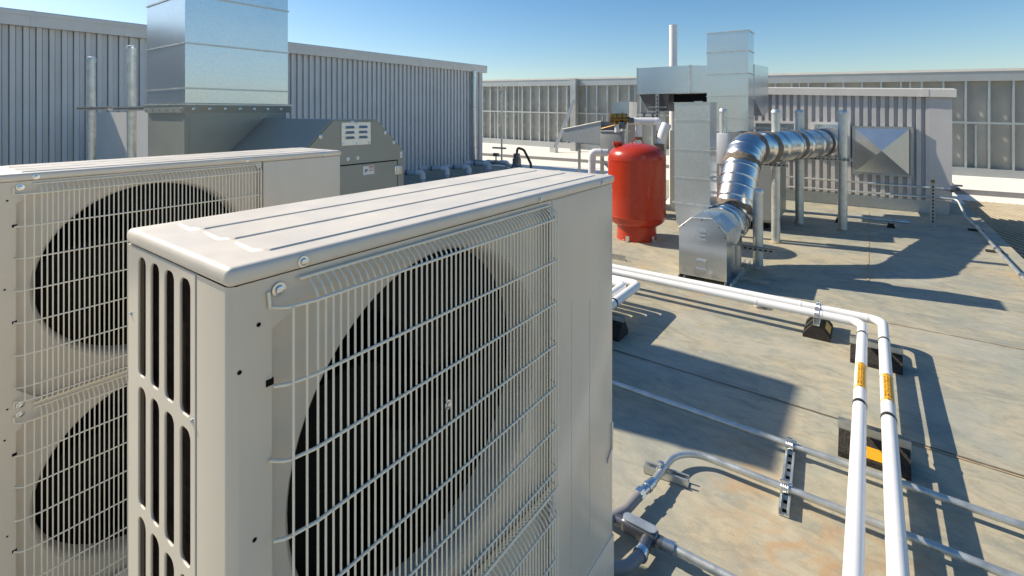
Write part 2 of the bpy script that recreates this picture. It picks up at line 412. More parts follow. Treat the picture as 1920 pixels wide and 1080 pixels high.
    for (x0, x1) in ((-.325, -.236), (-.228, -.134), (-.126, -.034)):
        o = [(x0, .070), (x0 + .012, .056), (x1 - .02, .050), (x1, .066), (x1, AL - .05), (x0, AL - .05)]
        i = [(x0 + .002, .0735), (x0 + .0125, .0605), (x1 - .0205, .0545), (x1 - .002, .069), (x1 - .002, AL - .053), (x0 + .002, AL - .053)]
        n = 6
        tc.add([(a, b, zt - .0005) for a, b in o] + [(a, b, zt + .0022) for a, b in i], [(k, (k + 1) % n, n + (k + 1) % n, n + k) for k in range(n)] + [tuple(range(n, 2 * n))])
    cov = T.part('top_cover', tc, M['beige_top'], smooth=30)
    for y in (.092, .675, .995):
        T.part('screw', bolt(MB(), (.0042, y, AT + .011), 'x', .0052), M['bolt'], cov)
    # fans and grilles
    for z in FZ:
        fb = MB()
        fb.lathe([(.0, -.10), (.055, -.10), (.06, -.105), (.06, -.17)], (0, FY, z), 24, 'x')
        for b in range(3):
            vs = []; nr, na = 5, 6
            for i in range(nr):
                r = .055 + (.275 - .055) * i / (nr - 1)
                for k in range(na):
                    w = R(b * 120 + 15 * i + (k / (na - 1) - .5) * (70 + 10 * i)); vs.append((-.12 - .05 * (k / (na - 1)) + .01, FY + r * math.cos(w), z + r * math.sin(w)))
            fb.add(vs, [(i * na + k, i * na + k + 1, (i + 1) * na + k + 1, (i + 1) * na + k) for i in range(nr - 1) for k in range(na - 1)])
        T.part('fan', fb, M['fanblack'])
        gr = MB(); gx = .026; y0, y1 = .066, .716; zt, zb = z + .308, z - .318; rw = .0018
        ys = [y0, y0 + .0185] + [y0 + .034 + (y1 - y0 - .034) * k / 53 for k in range(54)]
        for k, yv in enumerate(ys):
            top = [(.004, yv, zt + .026), (gx - .006, yv, zt + .014), (gx, yv, zt + .004)] if k > 1 else [(gx, yv, zt)]
            bot = [(gx, yv, zb - .004), (gx - .006, yv, zb - .012), (.004, yv, zb - .022)] if k > 1 else [(gx, yv, zb)]
            gr.tube(top + bot, rw, 6)
        zs = [zt - k * (zt - zb) / 6.45 for k in range(7)] + [zb]
        for j, zz in enumerate(zs):
            ins = .002 if j in (0, 2, 4, len(zs) - 1) else .012
            gr.tube(fillet([(ins, y0 - .018, zz), (gx - .005, y0 - .006, zz), (gx + .0025, y0 + .03, zz), (gx + .0025, y1 - .004, zz), (.004, y1 + .006, zz)], .02, 3), .0023, 8)
        gr.tube([(.006, y0 + .02, zt + .027), (.006, y1, zt + .027)], .0023, 8)
        gr.tube([(.006, y0 + .02, zb - .022), (.006, y1, zb - .022)], .0023, 8)
        for (yy, zz, s) in ((y0 - .018, zt, 1), (y0 - .018, zb, -1), (y1 - .0, zt + .02, 0)):
            if s: gr.tube([(.003, yy, zz), (.003, yy - .002, zz + s * .02)], .0023, 8)
        G = T.part('fan_grille', gr, M['wire'], smooth=60)
        bl = MB()
        bolt(bl, (.0015, y0 - .006, zt + .019), 'x', .0062); bolt(bl, (.0015, y0 - .006, zb - .017), 'x', .0062); bolt(bl, (.0015, y1, zt + .02), 'x', .005)
        T.part('grille_bolt', bl, M['bolt'], G)
        cn = MB(); bolt(cn, (gx + .001, FY - .04, z + .05), 'x', .0055)
        T.part('centre_bolt', cn, M['bolt'], G)
        sl = MB()
        for zz in (zs[1], zs[4]): sl.box(-.004, .0006, y0 - .022, y0 - .012, zz - .0035, zz + .005)
        T.part('wire_slot', sl, M['black'], G)
    for x in (-.33, -.07):
        T.part('base_rail', MB().box(x, x + .045, -.03, AL + .03, .0, AB - .001, .004), M['zincdark'])  # feet stretched to full length, added to stop sunlight leaking under the unit
    return T
cu = make_condenser()
copy_thing(cu.o, (-2.085, .252, 0), 'beige two-fan condenser unit behind the nearest one, its left end out of view', (1, 1.095, 1))
for r in ROOTS[:2]: r.name = r.name

# ------------------------------------------------------------------ left metal building
XW = -10.19
def corrug(a0, a1, base, depth, pitch, top=.42, slope=.14, sgn=1):
    """trapezoid profile: list of (a, offset)"""
    p = []; a = a0
    while a < a1 - pitch * .5:
        p += [(a, base), (a + pitch * (1 - top - 2 * slope), base), (a + pitch * (1 - top - slope), base + sgn * depth), (a + pitch * (1 - slope), base + sgn * depth)]
        a += pitch
    p.append((a, base)); return p
T = Thing('metal_building', 'long corrugated blue-grey metal building with pale roof coping at left', 'building', (-13, 4, 0))
mb = MB()
pr = []; y = -6.0
while y < 12.0:
    pr += [(y + .002, XW - .04), (y + .064, XW - .04), (y + .065, XW - .075), (y + .074, XW - .075), (y + .076, XW), (y + .134, XW), (y + .136, XW - .075), (y + .1435, XW - .075)]
    y += .1445
pr = [(-6.0, XW)] + pr + [(12.10, XW)]
mb.sheet([(b, a) for a, b in pr], 'z', .0, 3.06)
T.part('corrugated_wall', mb, M['siding'], smooth=0)
T.part('end_wall', MB().box(-16, XW - .04, 12.10, 12.24, 0, 3.04), M['siding'])
T.part('corner_trim', MB().box(XW - .16, XW + .012, 12.12, 12.28, 0, 3.03), M['siding2'])
mb = MB(); mb.prism([(XW - .35, 3.02), (XW + .09, 3.0), (XW + .10, 3.22), (XW + .085, 3.235), (XW - .35, 3.262)], 'y', -6, 12.42)
cp = T.part('coping', mb, M['coping'])
mb = MB(); mb.box(XW + .098, XW + .107, -6, 12.424, 3.155, 3.165); mb.box(-16, XW - .352, -6, 12.40, 3.0, 3.25)
for y in (-1.4, 1.65, 4.7, 7.75, 10.8): mb.box(XW + .085, XW + .1035, y, y + .05, 3.0, 3.238)
T.part('coping_joint', mb, M['coping'], cp)
T.part('base_flashing', MB().box(XW + .002, XW + .012, -6, 12.1, 0.0, .12), M['galvdark'])
ds = MB(); ds.cyl((XW + .09, 11.78, .1), (XW + .09, 11.78, 3.02), .07, 18)
d = T.part('downspout', ds, M['galv'])
sb = MB()
for z in (.6, 1.9, 2.8): sb.tube([(XW, 11.69, z), (XW + .165, 11.69, z), (XW + .165, 11.87, z), (XW, 11.87, z)], .008, 6)
T.part('strap', sb, M['zinc'], d)
# tall thin pipe at the building corner
T = Thing('vent_pipe', 'thin galvanised pipe with a crossbar at the far corner of the corrugated building', 'pipe', (-9.9, 12.95, 0))
T.part('pole', MB().cyl((-9.9, 12.95, 0), (-9.9, 12.95, 2.62), .032, 12), M['zinc'])
T.part('crossbar', MB().box(-10.2, -9.62, 12.90, 12.94, 2.44, 2.50), M['zincdark'])
T.part('bracket', MB().box(-10.25, -9.68, 12.88, 12.92, .50, .56), M['zincdark'])

# ------------------------------------------------------------------ tall duct on the octagonal exhaust unit (left)
T = Thing('exhaust_unit', 'olive grey exhaust housing with bright square duct rising from it behind the rear condenser', 'duct', (-4.9, 2.2, 0))
DX0, DX1, DY0, DY1 = -5.64, -4.75, 1.735, 2.655
zs = [1.80, 1.925, 2.315, 2.735, 3.12, 3.42]
for i in range(5):
    mb = MB(); mb.box(DX0, DX1, DY0, DY1, zs[i] + (.011 if i else .001), zs[i + 1] - .004)
    sg = MB()
    z = zs[i + 1]
    sec = T.part('duct_section', mb, M['galv'], smooth=0)
    sg.box(DX0 - .009, DX1 + .009, DY0 - .009, DY1 + .009, z - .0035, z + .0105)
    T.part('seam', sg, M['zinc'], sec, smooth=0)
fl = MB(); fl.box(DX0 - .05, DX1 + .025, DY0 - .025, DY1 + .03, 1.783, 1.797)
fl.box(DX0 - .12, DX0 - .051, DY0 + .1, DY0 + .14, 1.784, 1.796)
f = T.part('flange', fl, M['zinc'])
mb = MB()
mb.box(DX0 + .02, DX1 + .005, DY0 + .0, DY1 - .02, .12, 1.715)
mb.prism([(DX0 - .045, 1.782), (DX1 + .02, 1.782), (DX1 + .006, 1.716), (DX0 + .019, 1.716)], 'y', DY0 - .02, DY1 + .02)
tr = T.part('transition', mb, M['olive'], smooth=0)
bm_ = MB()
for k in range(6): bolt(bm_, (DX0 + .03 + k * .165, DY0 - .0205, 1.748), 'y', .009, -1)
for k in range(7): bolt(bm_, (DX1 + .015, DY0 + .06 + k * .13, 1.75), 'x', .009)
T.part('bolt', bm_, M['bolt'], tr)
T.part('stiffener', MB().box(DX1 - .02, DX1 + .016, DY0 - .012, DY0 + .02, .12, 1.66), M['olive'], tr)
# octagonal housing, extruded along X
HX0, HX1 = -4.735, -3.63
hp = [(2.09, .14), (3.19, .14), (3.19, 1.352), (2.87, 1.655), (2.415, 1.66), (2.09, 1.352)]
T.part('housing', MB().prism(hp, 'x', HX0, HX1), M['olive'], smooth=0)
ep = [(2.10, .16), (3.18, .16), (3.18, 1.345), (2.867, 1.643), (2.42, 1.648), (2.10, 1.345)]
end = T.part('end_panel', MB().prism(ep, 'x', HX1 + .0008, HX1 + .012), M['olive'], smooth=0)
bb = MB()
for (y, z) in ((2.30, 1.52), (2.60, 1.632), (2.96, 1.53), (3.06, 1.435), (3.15, 1.33), (3.15, 1.30), (2.56, 1.318), (2.66, 1.32)): bolt(bb, (HX1 + .012, y, z), 'x', .011)
T.part('bolt', bb, M['bolt'], end)
lp = MB(); lp.box(HX1 + .013, HX1 + .018, 2.492, 2.792, 1.435, 1.632)
louv = T.part('louvre_plate', lp, M['galv2'])
lv = MB()
for y in (2.535, 2.67):
    for z in (1.585, 1.54, 1.495):
        lv.prism([(HX1 + .0182, z - .006), (HX1 + .034, z - .004), (HX1 + .0182, z + .018)], 'y', y, y + .08)
T.part('louvre', lv, M['zincdark'], louv)
bl = MB()
for (y, z) in ((2.505, 1.447), (2.642, 1.447), (2.778, 1.447), (2.642, 1.622)): bolt(bl, (HX1 + .018, y, z), 'x', .009)
T.part('bolt', bl, M['bolt'], louv)
gap = MB(); gap.box(HX1 + .0122, HX1 + .0135, 2.18, 3.108, 1.262, 1.272); gap.box(HX1 + .0122, HX1 + .0135, 3.10, 3.108, .25, 1.262)
T.part('door_gap', gap, M['black'], end)
dr = T.part('access_door', MB().box(HX1 + .0123, HX1 + .016, 2.18, 3.098, .25, 1.26), M['olive'])
hg = MB(); hg.box(HX1 + .0165, HX1 + .024, 3.062, 3.158, 1.135, 1.212, .002); hg.cyl((HX1 + .024, 3.09, 1.13), (HX1 + .024, 3.09, 1.216), .008, 10)
h_ = T.part('hinge', hg, M['galv2'], dr)
st = T.part('sticker', MB().box(HX1 + .0162, HX1 + .0175, 2.712, 2.832, 1.165, 1.242), M['paper'], dr, label='small white warning sticker with red lines')
st2 = MB(); st2.box(HX1 + .0176, HX1 + .018, 2.772, 2.828, 1.226, 1.235); st2.box(HX1 + .0176, HX1 + .018, 2.772, 2.828, 1.197, 1.203)
for k in range(3): st2.box(HX1 + .0176, HX1 + .018, 2.775, 2.822, 1.211 + k * .004, 1.2125 + k * .004)
st3 = MB(); st3.box(HX1 + .0176, HX1 + .018, 2.726, 2.742, 1.190, 1.198); st3.box(HX1 + .0176, HX1 + .018, 2.738, 2.752, 1.196, 1.206); st3.box(HX1 + .0176, HX1 + .018, 2.748, 2.760, 1.204, 1.212)
st3.box(HX1 + .0176, HX1 + .018, 2.734, 2.748, 1.208, 1.214)
st2.v += []; 
T.part('leg_frame', MB().box(HX0, HX1, 2.12, 2.18, .02, .139).box(HX0, HX1, 3.1, 3.16, .02, .139), M['zincdark'])
o = obj('print', st3, M['black'], dr, T.o); o2 = obj('print', st2, M['redink'], dr, T.o)

# ------------------------------------------------------------------ pipe posts
def post(x, y, h, r, label, group='capped galvanised pipe posts', arm=None, sleeve=None):
    T = Thing('pipe_post', label, 'post', (x, y, 0), group)
    T.part('pole', MB().cyl((x, y, .0), (x, y, h - .03), r, 20), M['zinc'])
    T.part('cap', MB().lathe([(r * 1.12, h - .055), (r * 1.14, h - .03), (r * .95, h - .008), (r * .5, h), (0, h + .002)], (x, y, 0), 20), M['zinc'])
    T.part('base_collar', MB().lathe([(r * 1.35, .0), (r * 1.3, .012), (r * 1.02, .02)], (x, y, 0), 20), M['jointtan'])
    if arm:
        for (x0, x1, z) in arm:
            a = MB(); s_ = .0205
            yo = y - r - .022
            a.box(x0, x1, yo - .02, yo + .02, z - s_, z - s_ + .003); a.box(x0, x1, yo - .02, yo - .0172, z - s_ + .0032, z + s_); a.box(x0, x1, yo + .0172, yo + .02, z - s_ + .0032, z + s_)
            ar = T.part('strut_arm', a, M['zincdark'])
            hol = MB()
            xx = x0 + .03
            while xx < x1 - .03: hol.box(xx, xx + .028, yo - .0206, yo - .0201, z - .007, z + .009); xx += .05
            T.part('strut_slot', hol, M['black'], ar)
            cl = MB(); cl.lathe([(r * 1.06, z - .018), (r * 1.09, z - .014), (r * 1.09, z + .014), (r * 1.06, z + .018)], (x, y, 0), 20); cl.box(x + r, x + r + .05, y - .02, y + .01, z - .018, z + .018)
            T.part('clamp', cl, M['zinc'], ar)
    if sleeve:
        z0, z1 = sleeve
        T.part('sleeve', MB().box(x - r * 1.55, x + r * 1.55, y - r * 1.5, y + r * 1.5, z0, z1, .006), M['pvc'])
    return T
post(-6.33, 1.81, 2.43, .042, 'tallest left pipe post, nearest the bright square duct', arm=[(-6.62, -5.70, 1.758)])
post(-7.70, 1.80, 2.40, .042, 'pipe post with a dark cap in front of the corrugated building, leftmost of all', arm=[(-7.98, -6.75, 1.765)])
post(-1.665, 7.29, 1.775, .05, 'pipe post with a pale square sleeve, behind the galvanised fan duct', sleeve=(1.0, 1.425))
post(-1.01, 7.29, 1.757, .053, 'pipe post in front of the silver duct with a strap below its elbow', arm=[(-1.6, -.86, 1.03)])
post(-.995, 5.93, .885, .052, 'short pipe post beside the galvanised fan box', arm=[(-1.25, -.80, .235)])
post(-.325, 8.60, 1.75, .058, 'pipe post in front of the pyramid hood panel side of the silver duct', arm=[(-.95, -.20, 1.035)])
post(-.88, 8.695, 1.757, .058, 'pipe post standing behind the silver duct')
# sheet-metal box behind the left posts
T = Thing('wall_duct', 'low galvanised sheet metal duct between the corrugated wall and the left posts', 'duct', (-7.2, 2.3, 0))
T.part('duct_section', MB().box(-8.9, -7.45, 2.1, 2.9, .3, 1.72), M['siding'], smooth=0)
T.part('duct_section', MB().box(-7.32, -6.0, 2.1, 2.9, .3, 1.74), M['siding'], smooth=0)
T.part('connector', MB().box(-7.449, -7.321, 2.16, 2.84, .36, 1.68), M['black'])
T.part('leg', MB().box(-8.6, -8.5, 2.4, 2.5, 0, .299), M['zincdark']); T.part('leg', MB().box(-6.4, -6.3, 2.4, 2.5, 0, .299), M['zincdark'])

# ------------------------------------------------------------------ screen fence
YF = 18.456
T = Thing('screen_wall', 'long metal-stud screen wall of grey panels across the back of the roof', 'fence', (-6, YF, 0))
def zt(x): return 3.296 + (x + 15.283) * (2.884 - 3.296) / 18.56
def zb(x): return .27 + (x + 14.816) * (-.05 - .27) / 18.1
FX0, FX1 = -21.0, 10.0
def band(y0, y1, f0, f1, n=1):
    m_ = MB(); vs = []
    for x in (FX0, FX1): vs += [(x, y0, f0(x)), (x, y1, f0(x)), (x, y1, f1(x)), (x, y0, f1(x))]
    return m_.add(vs, [(0, 1, 5, 4), (1, 2, 6, 5), (2, 3, 7, 6), (3, 0, 4, 7), (3, 2, 1, 0), (4, 5, 6, 7)])
T.part('panel', band(YF + .03, YF + .06, zb, lambda x: zt(x) - .02), M['fencepanel'])
T.part('top_beam', band(YF - .17, YF + .029, lambda x: zt(x) - .33, lambda x: zt(x) - .07), M['galvdark'])
T.part('cap_flashing', band(YF - .19, YF + .10, lambda x: zt(x) - .067, zt), M['coping'])
T.part('bottom_beam', band(YF - .17, YF + .029, lambda x: zb(x) - .02, lambda x: zb(x) + .22), M['galvdark'])
T.part('mid_strap', band(YF - .128, YF - .122, lambda x: (zt(x) + zb(x)) / 2 - .03, lambda x: (zt(x) + zb(x)) / 2 + .02), M['fencestud'])
x = FX0 + .2; k = 0
hh = (.50, 1.02, 1.62, 2.2)
while x < FX1:
    m_ = MB(); z0, z1 = zb(x) + .221, zt(x) - .331
    m_.box(x - .022, x + .022, YF - .121, YF - .117, z0, z1)
    m_.box(x - .022, x + .022, YF + .022, YF + .028, z0, z1)
    cuts = [z0 + q for q in hh if z0 + q + .16 < z1]
    off = 0.12 * ((k * 37 % 5) / 5)
    a = z0
    for q in cuts + [None]:
        b = z1 if q is None else q + off
        m_.box(x - .022, x - .0195, YF - .1165, YF + .0215, a, b)
        if q is not None:
            m_.box(x - .022, x - .0195, YF - .1165, YF - .050, b, b + .11); m_.box(x - .022, x - .0195, YF - .008, YF + .0215, b, b + .11); a = b + .11
    T.part('stud', m_, M['fencestud'], smooth=0)
    if k % 3 == 1:
        T.part('flat_stud', MB().box(x + .19, x + .235, YF - .03, YF + .029, z0, (z0 + z1) / 2 if k % 2 else z1), M['fencestud'], smooth=0)
    x += .468; k += 1
T.part('column', MB().box(-10.17, -9.92, YF - .42, YF - .195, -.1, zt(-10) - .05), M['galvdark'], label='thick steel column of the screen wall')
br = MB(); br.tube([(-9.95, YF - .47, 2.22), (-10.35, 17.0, .15)], .085, 4)
T.part('brace', br, M['copingw'], label='pale diagonal brace leaning on the screen wall column')
T.part('brace_foot', MB().box(-10.47, -10.2, 16.88, 17.1, .0, .3), M['zinc'])

# ------------------------------------------------------------------ penthouse at right
YP = 10.957
T = Thing('penthouse', 'low corrugated lilac-grey penthouse with white coping at right', 'building', (-.6, 12.3, 0))
pr = corrug(-2.5, .86, YP + .022, .064, .1235, top=.50, slope=.07, sgn=-1)
T.part('corrugated_wall', MB().sheet(pr, 'z', .215, 2.10), M['siding2'], smooth=0)
T.part('corner_trim', MB().box(.80, 1.10, YP - .046, YP + .10, .218, 2.085), M['siding2'])
T.part('side_wall', MB().box(1.02, 1.085, YP + .101, 12.95, 0, 2.08), M['siding2'])
T.part('side_wall', MB().box(-2.5, -2.44, YP + .101, 12.95, 0, 2.08), M['siding2'])
sk = MB(); sk.box(-2.5, 1.06, YP - .03, YP + .02, 0, .212)
sk_ = T.part('base_flashing', sk, M['galvdark'])
T.part('lap_seam', MB().box(-.42, -.34, YP - .036, YP - .031, 0, .20), M['edge_shade_grey'], sk_)
mb = MB()
def qz(x): return 2.205 - (x + 1.65) * .038
vs = []
for x in (-2.55, 1.15): 
    z = qz(x); vs += [(x, YP - .10, z - .13), (x, YP + .3, z - .13), (x, YP + .3, z + .03), (x, YP - .10, z)]
mb.add(vs, [(0, 1, 5, 4), (1, 2, 6, 5), (2, 3, 7, 6), (3, 0, 4, 7), (3, 2, 1, 0), (4, 5, 6, 7)])
cp = T.part('coping', mb, M['copingw'])
T.part('coping_joint', MB().box(.70, .80, YP - .103, YP - .04, qz(.75) - .129, qz(.75) + .004), M['copingw'], cp)
vs = []
for x in (-2.5, 1.08): vs += [(x, YP + .3, qz(x) - .1), (x, 12.95, qz(x) - .1), (x, 12.95, qz(x) - .02), (x, YP + .3, qz(x) - .02)]
T.part('roof', MB().add([(a, b + .001, c) for a, b, c in vs], [(0, 1, 5, 4), (1, 2, 6, 5), (2, 3, 7, 6), (3, 0, 4, 7), (3, 2, 1, 0), (4, 5, 6, 7)]), M['membrane'])
# pyramid hood panel
fr = MB(); fx0, fx1, fz0, fz1 = -.265, .60, .60, 1.47
fy = YP - .047
for (a0, a1, c0, c1) in ((fx0, fx1, fz1 - .045, fz1), (fx0, fx1, fz0, fz0 + .045), (fx0, fx0 + .045, fz0 + .0455, fz1 - .0455), (fx1 - .045, fx1, fz0 + .0455, fz1 - .0455)):
    fr.box(a0, a1, fy - .06, fy, c0, c1)
T.part('hood_frame', fr, M['zincdark'])
a0, a1, c0, c1 = -.219, .54, .645, 1.43
ax, az = (a0 + a1) / 2, (c0 + c1) / 2 + .01
mb = MB(); mb.add([(a0, fy - .062, c0), (a1, fy - .062, c0), (a1, fy - .062, c1), (a0, fy - .062, c1), (ax, fy - .20, az)], [(0, 1, 4), (1, 2, 4), (2, 3, 4), (3, 0, 4)])
T.part('pyramid_panel', mb, M['galv2'], smooth=0, label='square galvanised panel folded into a shallow pyramid')
for (a0, a1, c0, c1) in ((-.905, -.30, .93, 1.54), (-1.92, -1.14, .95, 1.55)):
    f = MB()
    for q in ((a0, a1, c1 - .05, c1), (a0, a1, c0, c0 + .05), (a0, a0 + .05, c0 + .0505, c1 - .0505), (a1 - .05, a1, c0 + .0505, c1 - .0505)): f.box(q[0], q[1], fy - .05, fy, q[2], q[3])
    w = T.part('collar_frame', f, M['siding'])
    T.part('collar_plate', MB().box(a0 + .051, a1 - .051, fy - .02, fy - .001, c0 + .051, c1 - .051), M['galv'], w)
# conduits on and before the penthouse wall
def conduit(name, pts, r, m, label, clips=(), cat='conduit', fil=.06):
    T = Thing(name, label, cat, (pts[0][0], pts[0][1], 0))
    T.part('tube', MB().tube(fillet(pts, fil), r, 12), m)
    if clips:
        c_ = MB()
        for (p, q) in clips: c_.cyl(p, q, r * 1.45, 12)
        T.part('coupling', c_, M['bolt'])
    return T
T = conduit('wall_conduit', [(-2.2, YP - .12, .475), (1.09, YP - .12, .445)], .018, M['zinc'], 'upper galvanised conduit crossing the penthouse wall below its pyramid panel', [((.98, YP - .12, .446), (1.06, YP - .12, .446))])
fit = MB(); fit.box(1.06, 1.13, YP - .17, YP - .07, .40, .50, .01); fit.cyl((1.13, YP - .12, .45), (1.19, YP - .12, .45), .03, 12); fit.box(1.12, 1.22, YP - .15, YP - .12, .50, .53, .005)
T.part('end_fitting', fit, M['cast'])
conduit('wall_conduit', [(-2.2, YP - .10, .27), (.95, YP - .10, .285), (1.16, YP - .13, .28), (1.22, YP - .5, .06), (1.25, 9.6, .045), (1.245, 8.2, .045), (1.255, 3.0, .045)], .019, M['zinc'],
        'lower conduit along the penthouse base that turns and runs down the roof edge', [((1.2515, 9.78, .045), (1.25, 9.68, .045)), ((1.245, 8.35, .045), (1.245, 8.25, .045)), ((1.253, 7.15, .045), (1.253, 7.05, .045))], fil=.08)
for (y, l) in ((9.7, 'rubber conduit pad at the roof edge nearest the penthouse'), (8.35, 'rubber conduit pad at the roof edge, midway along the edge conduit')):
    T = Thing('conduit_pad', l, 'pipe support', (1.2, y, 0), 'pads under the edge conduit')
    T.part('rubber_base', MB().box(1.15, 1.31, y - .04, y + .04, 0, .022, .004), M['rubber'])
conduit('floor_conduit', [(-1.6, 9.15, .10), (.47, 9.27, .10)], .018, M['zinc'], 'conduit on low feet running across the deck in front of the penthouse', [((.35, 9.263, .10), (.46, 9.27, .10)), ((-.42, 9.215, .10), (-.34, 9.22, .10))])
for (x, y, l) in ((.25, 9.257, 'small rubber foot near the free end of the deck conduit'), (-.40, 9.218, 'small rubber foot behind the right pipe post under the deck conduit')):
    T = Thing('floor_block', l, 'pipe support', (x, y, 0), 'feet under the deck conduit')
    T.part('rubber_base', MB().prism([(x - .05, 0), (x + .05, 0), (x + .03, .06), (x - .03, .06)], 'y', y - .06, y + .06), M['rubber'])
    T.part('saddle', MB().box(x - .02, x + .02, y - .02, y + .02, .061, .085), M['zinc'])
T = Thing('strut_post', 'dark perforated strut upright with rusty top in front of the penthouse corner', 'post', (.762, 9.722, 0))
s_ = MB(); s_.box(.735, .788, 9.70, 9.704, .01, .66); s_.box(.735, .739, 9.7042, 9.744, .01, .66); s_.box(.784, .788, 9.7042, 9.744, .01, .66)
T.part('channel', s_, M['zincdark'])
h_ = MB()
for k in range(11): h_.box(.752, .771, 9.6990, 9.6996, .06 + k * .052, .09 + k * .052)
T.part('slot', h_, M['black'])
T.part('base_plate', MB().box(.66, .80, 9.66, 9.76, 0, .009), M['zincdark'])
T.part('top_cap', MB().box(.74, .785, 9.69, 9.75, .661, .70, .006), M['brass'])

# ------------------------------------------------------------------ galvanised fan box with square riser and drum
T = Thing('fan_box', 'galvanised octagonal fan box with louvres and a square riser duct behind it', 'fan', (-1.36, 5.3, 0))
FBY = 5.085; bx0, bx1 = -1.592, -1.130; fb1 = 5.46
prof = [(bx0, .06), (bx1, .06), (bx1, .538), (-1.262, .664), (-1.463, .651), (bx0, .536)]
bd = T.part('housing', MB().prism(prof, 'y', FBY + .004, fb1), M['galv'], smooth=0)
rim = MB()
for i in range(2, 5):
    (xa, za), (xb, zb_) = prof[i], prof[(i + 1) % 6]
    rim.tube([(xa, FBY + .003, za), (xb, FBY + .003, zb_)], .006, 6)
T.part('rim', rim, M['zinc'], bd)
lv = MB()
for zc in (.540, .497, .452): lv.prism([(FBY + .0035, zc - .013), (FBY - .012, zc - .010), (FBY - .010, zc + .004), (FBY + .0035, zc + .014)], 'x', -1.412, -1.318)
for zc in (.236, .150): lv.prism([(FBY + .0035, zc - .013), (FBY - .012, zc - .010), (FBY - .010, zc + .004), (FBY + .0035, zc + .014)], 'x', -1.412, -1.318)
lv.box(-1.405, -1.320, FBY - .002, FBY + .003, .164, .222)
T.part('louvre', lv, M['galv2'], bd)
bl = MB()
for (x, z) in ((-1.545, .566), (-1.363, .64), (-1.20, .585), (-1.145, .49)): bolt(bl, (x, FBY + .004, z), 'y', .006, -1)
T.part('screw', bl, M['cast'], bd)
rl = MB()
for xx in (-1.56, -1.115):
    rl.box(xx - .03, xx + .03, FBY - .03, 6.05, .0, .006); rl.box(xx - .03, xx - .025, FBY - .03, 6.05, .0062, .055); rl.box(xx + .025, xx + .03, FBY - .03, 6.05, .0062, .055)
T.part('base_rail', rl, M['zinc'])
T.part('base_rail', MB().box(-1.65, -.86, 5.70, 5.745, .057, .095), M['zincdark'])
T.part('base_rail', MB().box(-1.10, -.80, 5.40, 5.44, .0, .035), M['zincdark'])
# drum behind the box
dx, dz = -1.30, .485
dm = MB(); dm.lathe([(0, 5.462), (.205, 5.462), (.222, 5.464), (.222, 5.50), (.206, 5.505), (.206, 5.62), (.222, 5.625), (.222, 5.645), (.206, 5.65), (.206, 5.78), (.218, 5.784), (.218, 5.80), (.200, 5.805)], (dx, 0, dz), 40, 'y')
dr = T.part('drum', dm, M['galv'])
lg = MB(); lg.box(-1.14, -1.09, 5.50, 5.56, .007, .33); lg.box(-1.52, -1.47, 5.50, 5.56, .007, .33)
T.part('leg', lg, M['galv2'])
lt = MB(); lt.box(-1.10, -1.07, 5.55, 5.60, .45, .47); lt.box(-1.10, -1.08, 5.52, 5.54, .36, .43)
T.part('latch', lt, M['cast'], dr)
# square riser
rx0, rx1, ry0, ry1 = -1.765, -1.385, 5.48, 5.76
zs = [.725, 1.005, 1.315, 1.64, 1.83]
for i in range(4):
    mb = MB(); mb.box(rx0, rx1, ry0, ry1, zs[i] + .001, zs[i + 1] - .009)
    sec = T.part('duct_section', mb, M['galv2'], smooth=0)
    T.part('seam', MB().box(rx0 - .008, rx1 + .008, ry0 - .008, ry1 + .008, zs[i + 1] - .0085, zs[i + 1] + .0005), M['zinc'], sec, smooth=0)
T.part('flange', MB().box(rx0 - .02, rx1 + .02, ry0 - .02, ry1 + .02, .712, .7245), M['zinc'])
T.part('duct_throat', MB().prism([(rx0 + .005, .711), (rx1 - .01, .711), (-1.40, .46), (-1.66, .40), (rx0 + .03, .50)], 'y', ry0 - .012, ry1 - .02), M['galv2'], smooth=0)

# ------------------------------------------------------------------ silver spiral duct
T = Thing('spiral_duct', 'shiny silver round duct with brown sealant bands climbing from the fan box to the penthouse', 'duct', (-1.2, 7, 0))
P = fillet([(-1.29, 5.75, .485), (-1.28, 5.95, .49), (-1.24, 6.50, 1.27), (-.60, 8.80, 1.255), (-.60, 10.92, 1.245)], [.30, .34, .55], 10)
def cum(P):
    s = [0]
    for i in range(1, len(P)): s.append(s[-1] + (P[i] - P[i - 1]).length)
    return s
SC = cum(P); LT = SC[-1]
def at(d):
    for i in range(1, len(P)):
        if SC[i] >= d or i == len(P) - 1:
            t = (d - SC[i - 1]) / max(1e-6, SC[i] - SC[i - 1]); return P[i - 1].lerp(P[i], t)
def seg(d0, d1, r, n=14, ribs=0):
    pts, rs = [], []
    for k in range(n + 1):
        pts.append(at(d0 + (d1 - d0) * k / n)); rs.append(r)
    return pts, rs
RD = .205
def duct(name, d0, d1, r=RD, m='spiral', n=16, ribs=(), parent=None):
    st = sorted(set([d0 + (d1 - d0) * k / n for k in range(n + 1)] + [q + e for q in ribs for e in (-.008, -.004, 0, .004, .008)]))
    pts = [at(d) for d in st]; rs = [r + (.005 if any(abs(d - q) < .005 for q in ribs) else 0) for d in st]
    return T.part(name, MB().tube(pts, r, 40, True, rs), M[m], parent, smooth=60)
E1 = [i for i in range(len(P)) if True]
d_a = SC[0]; 
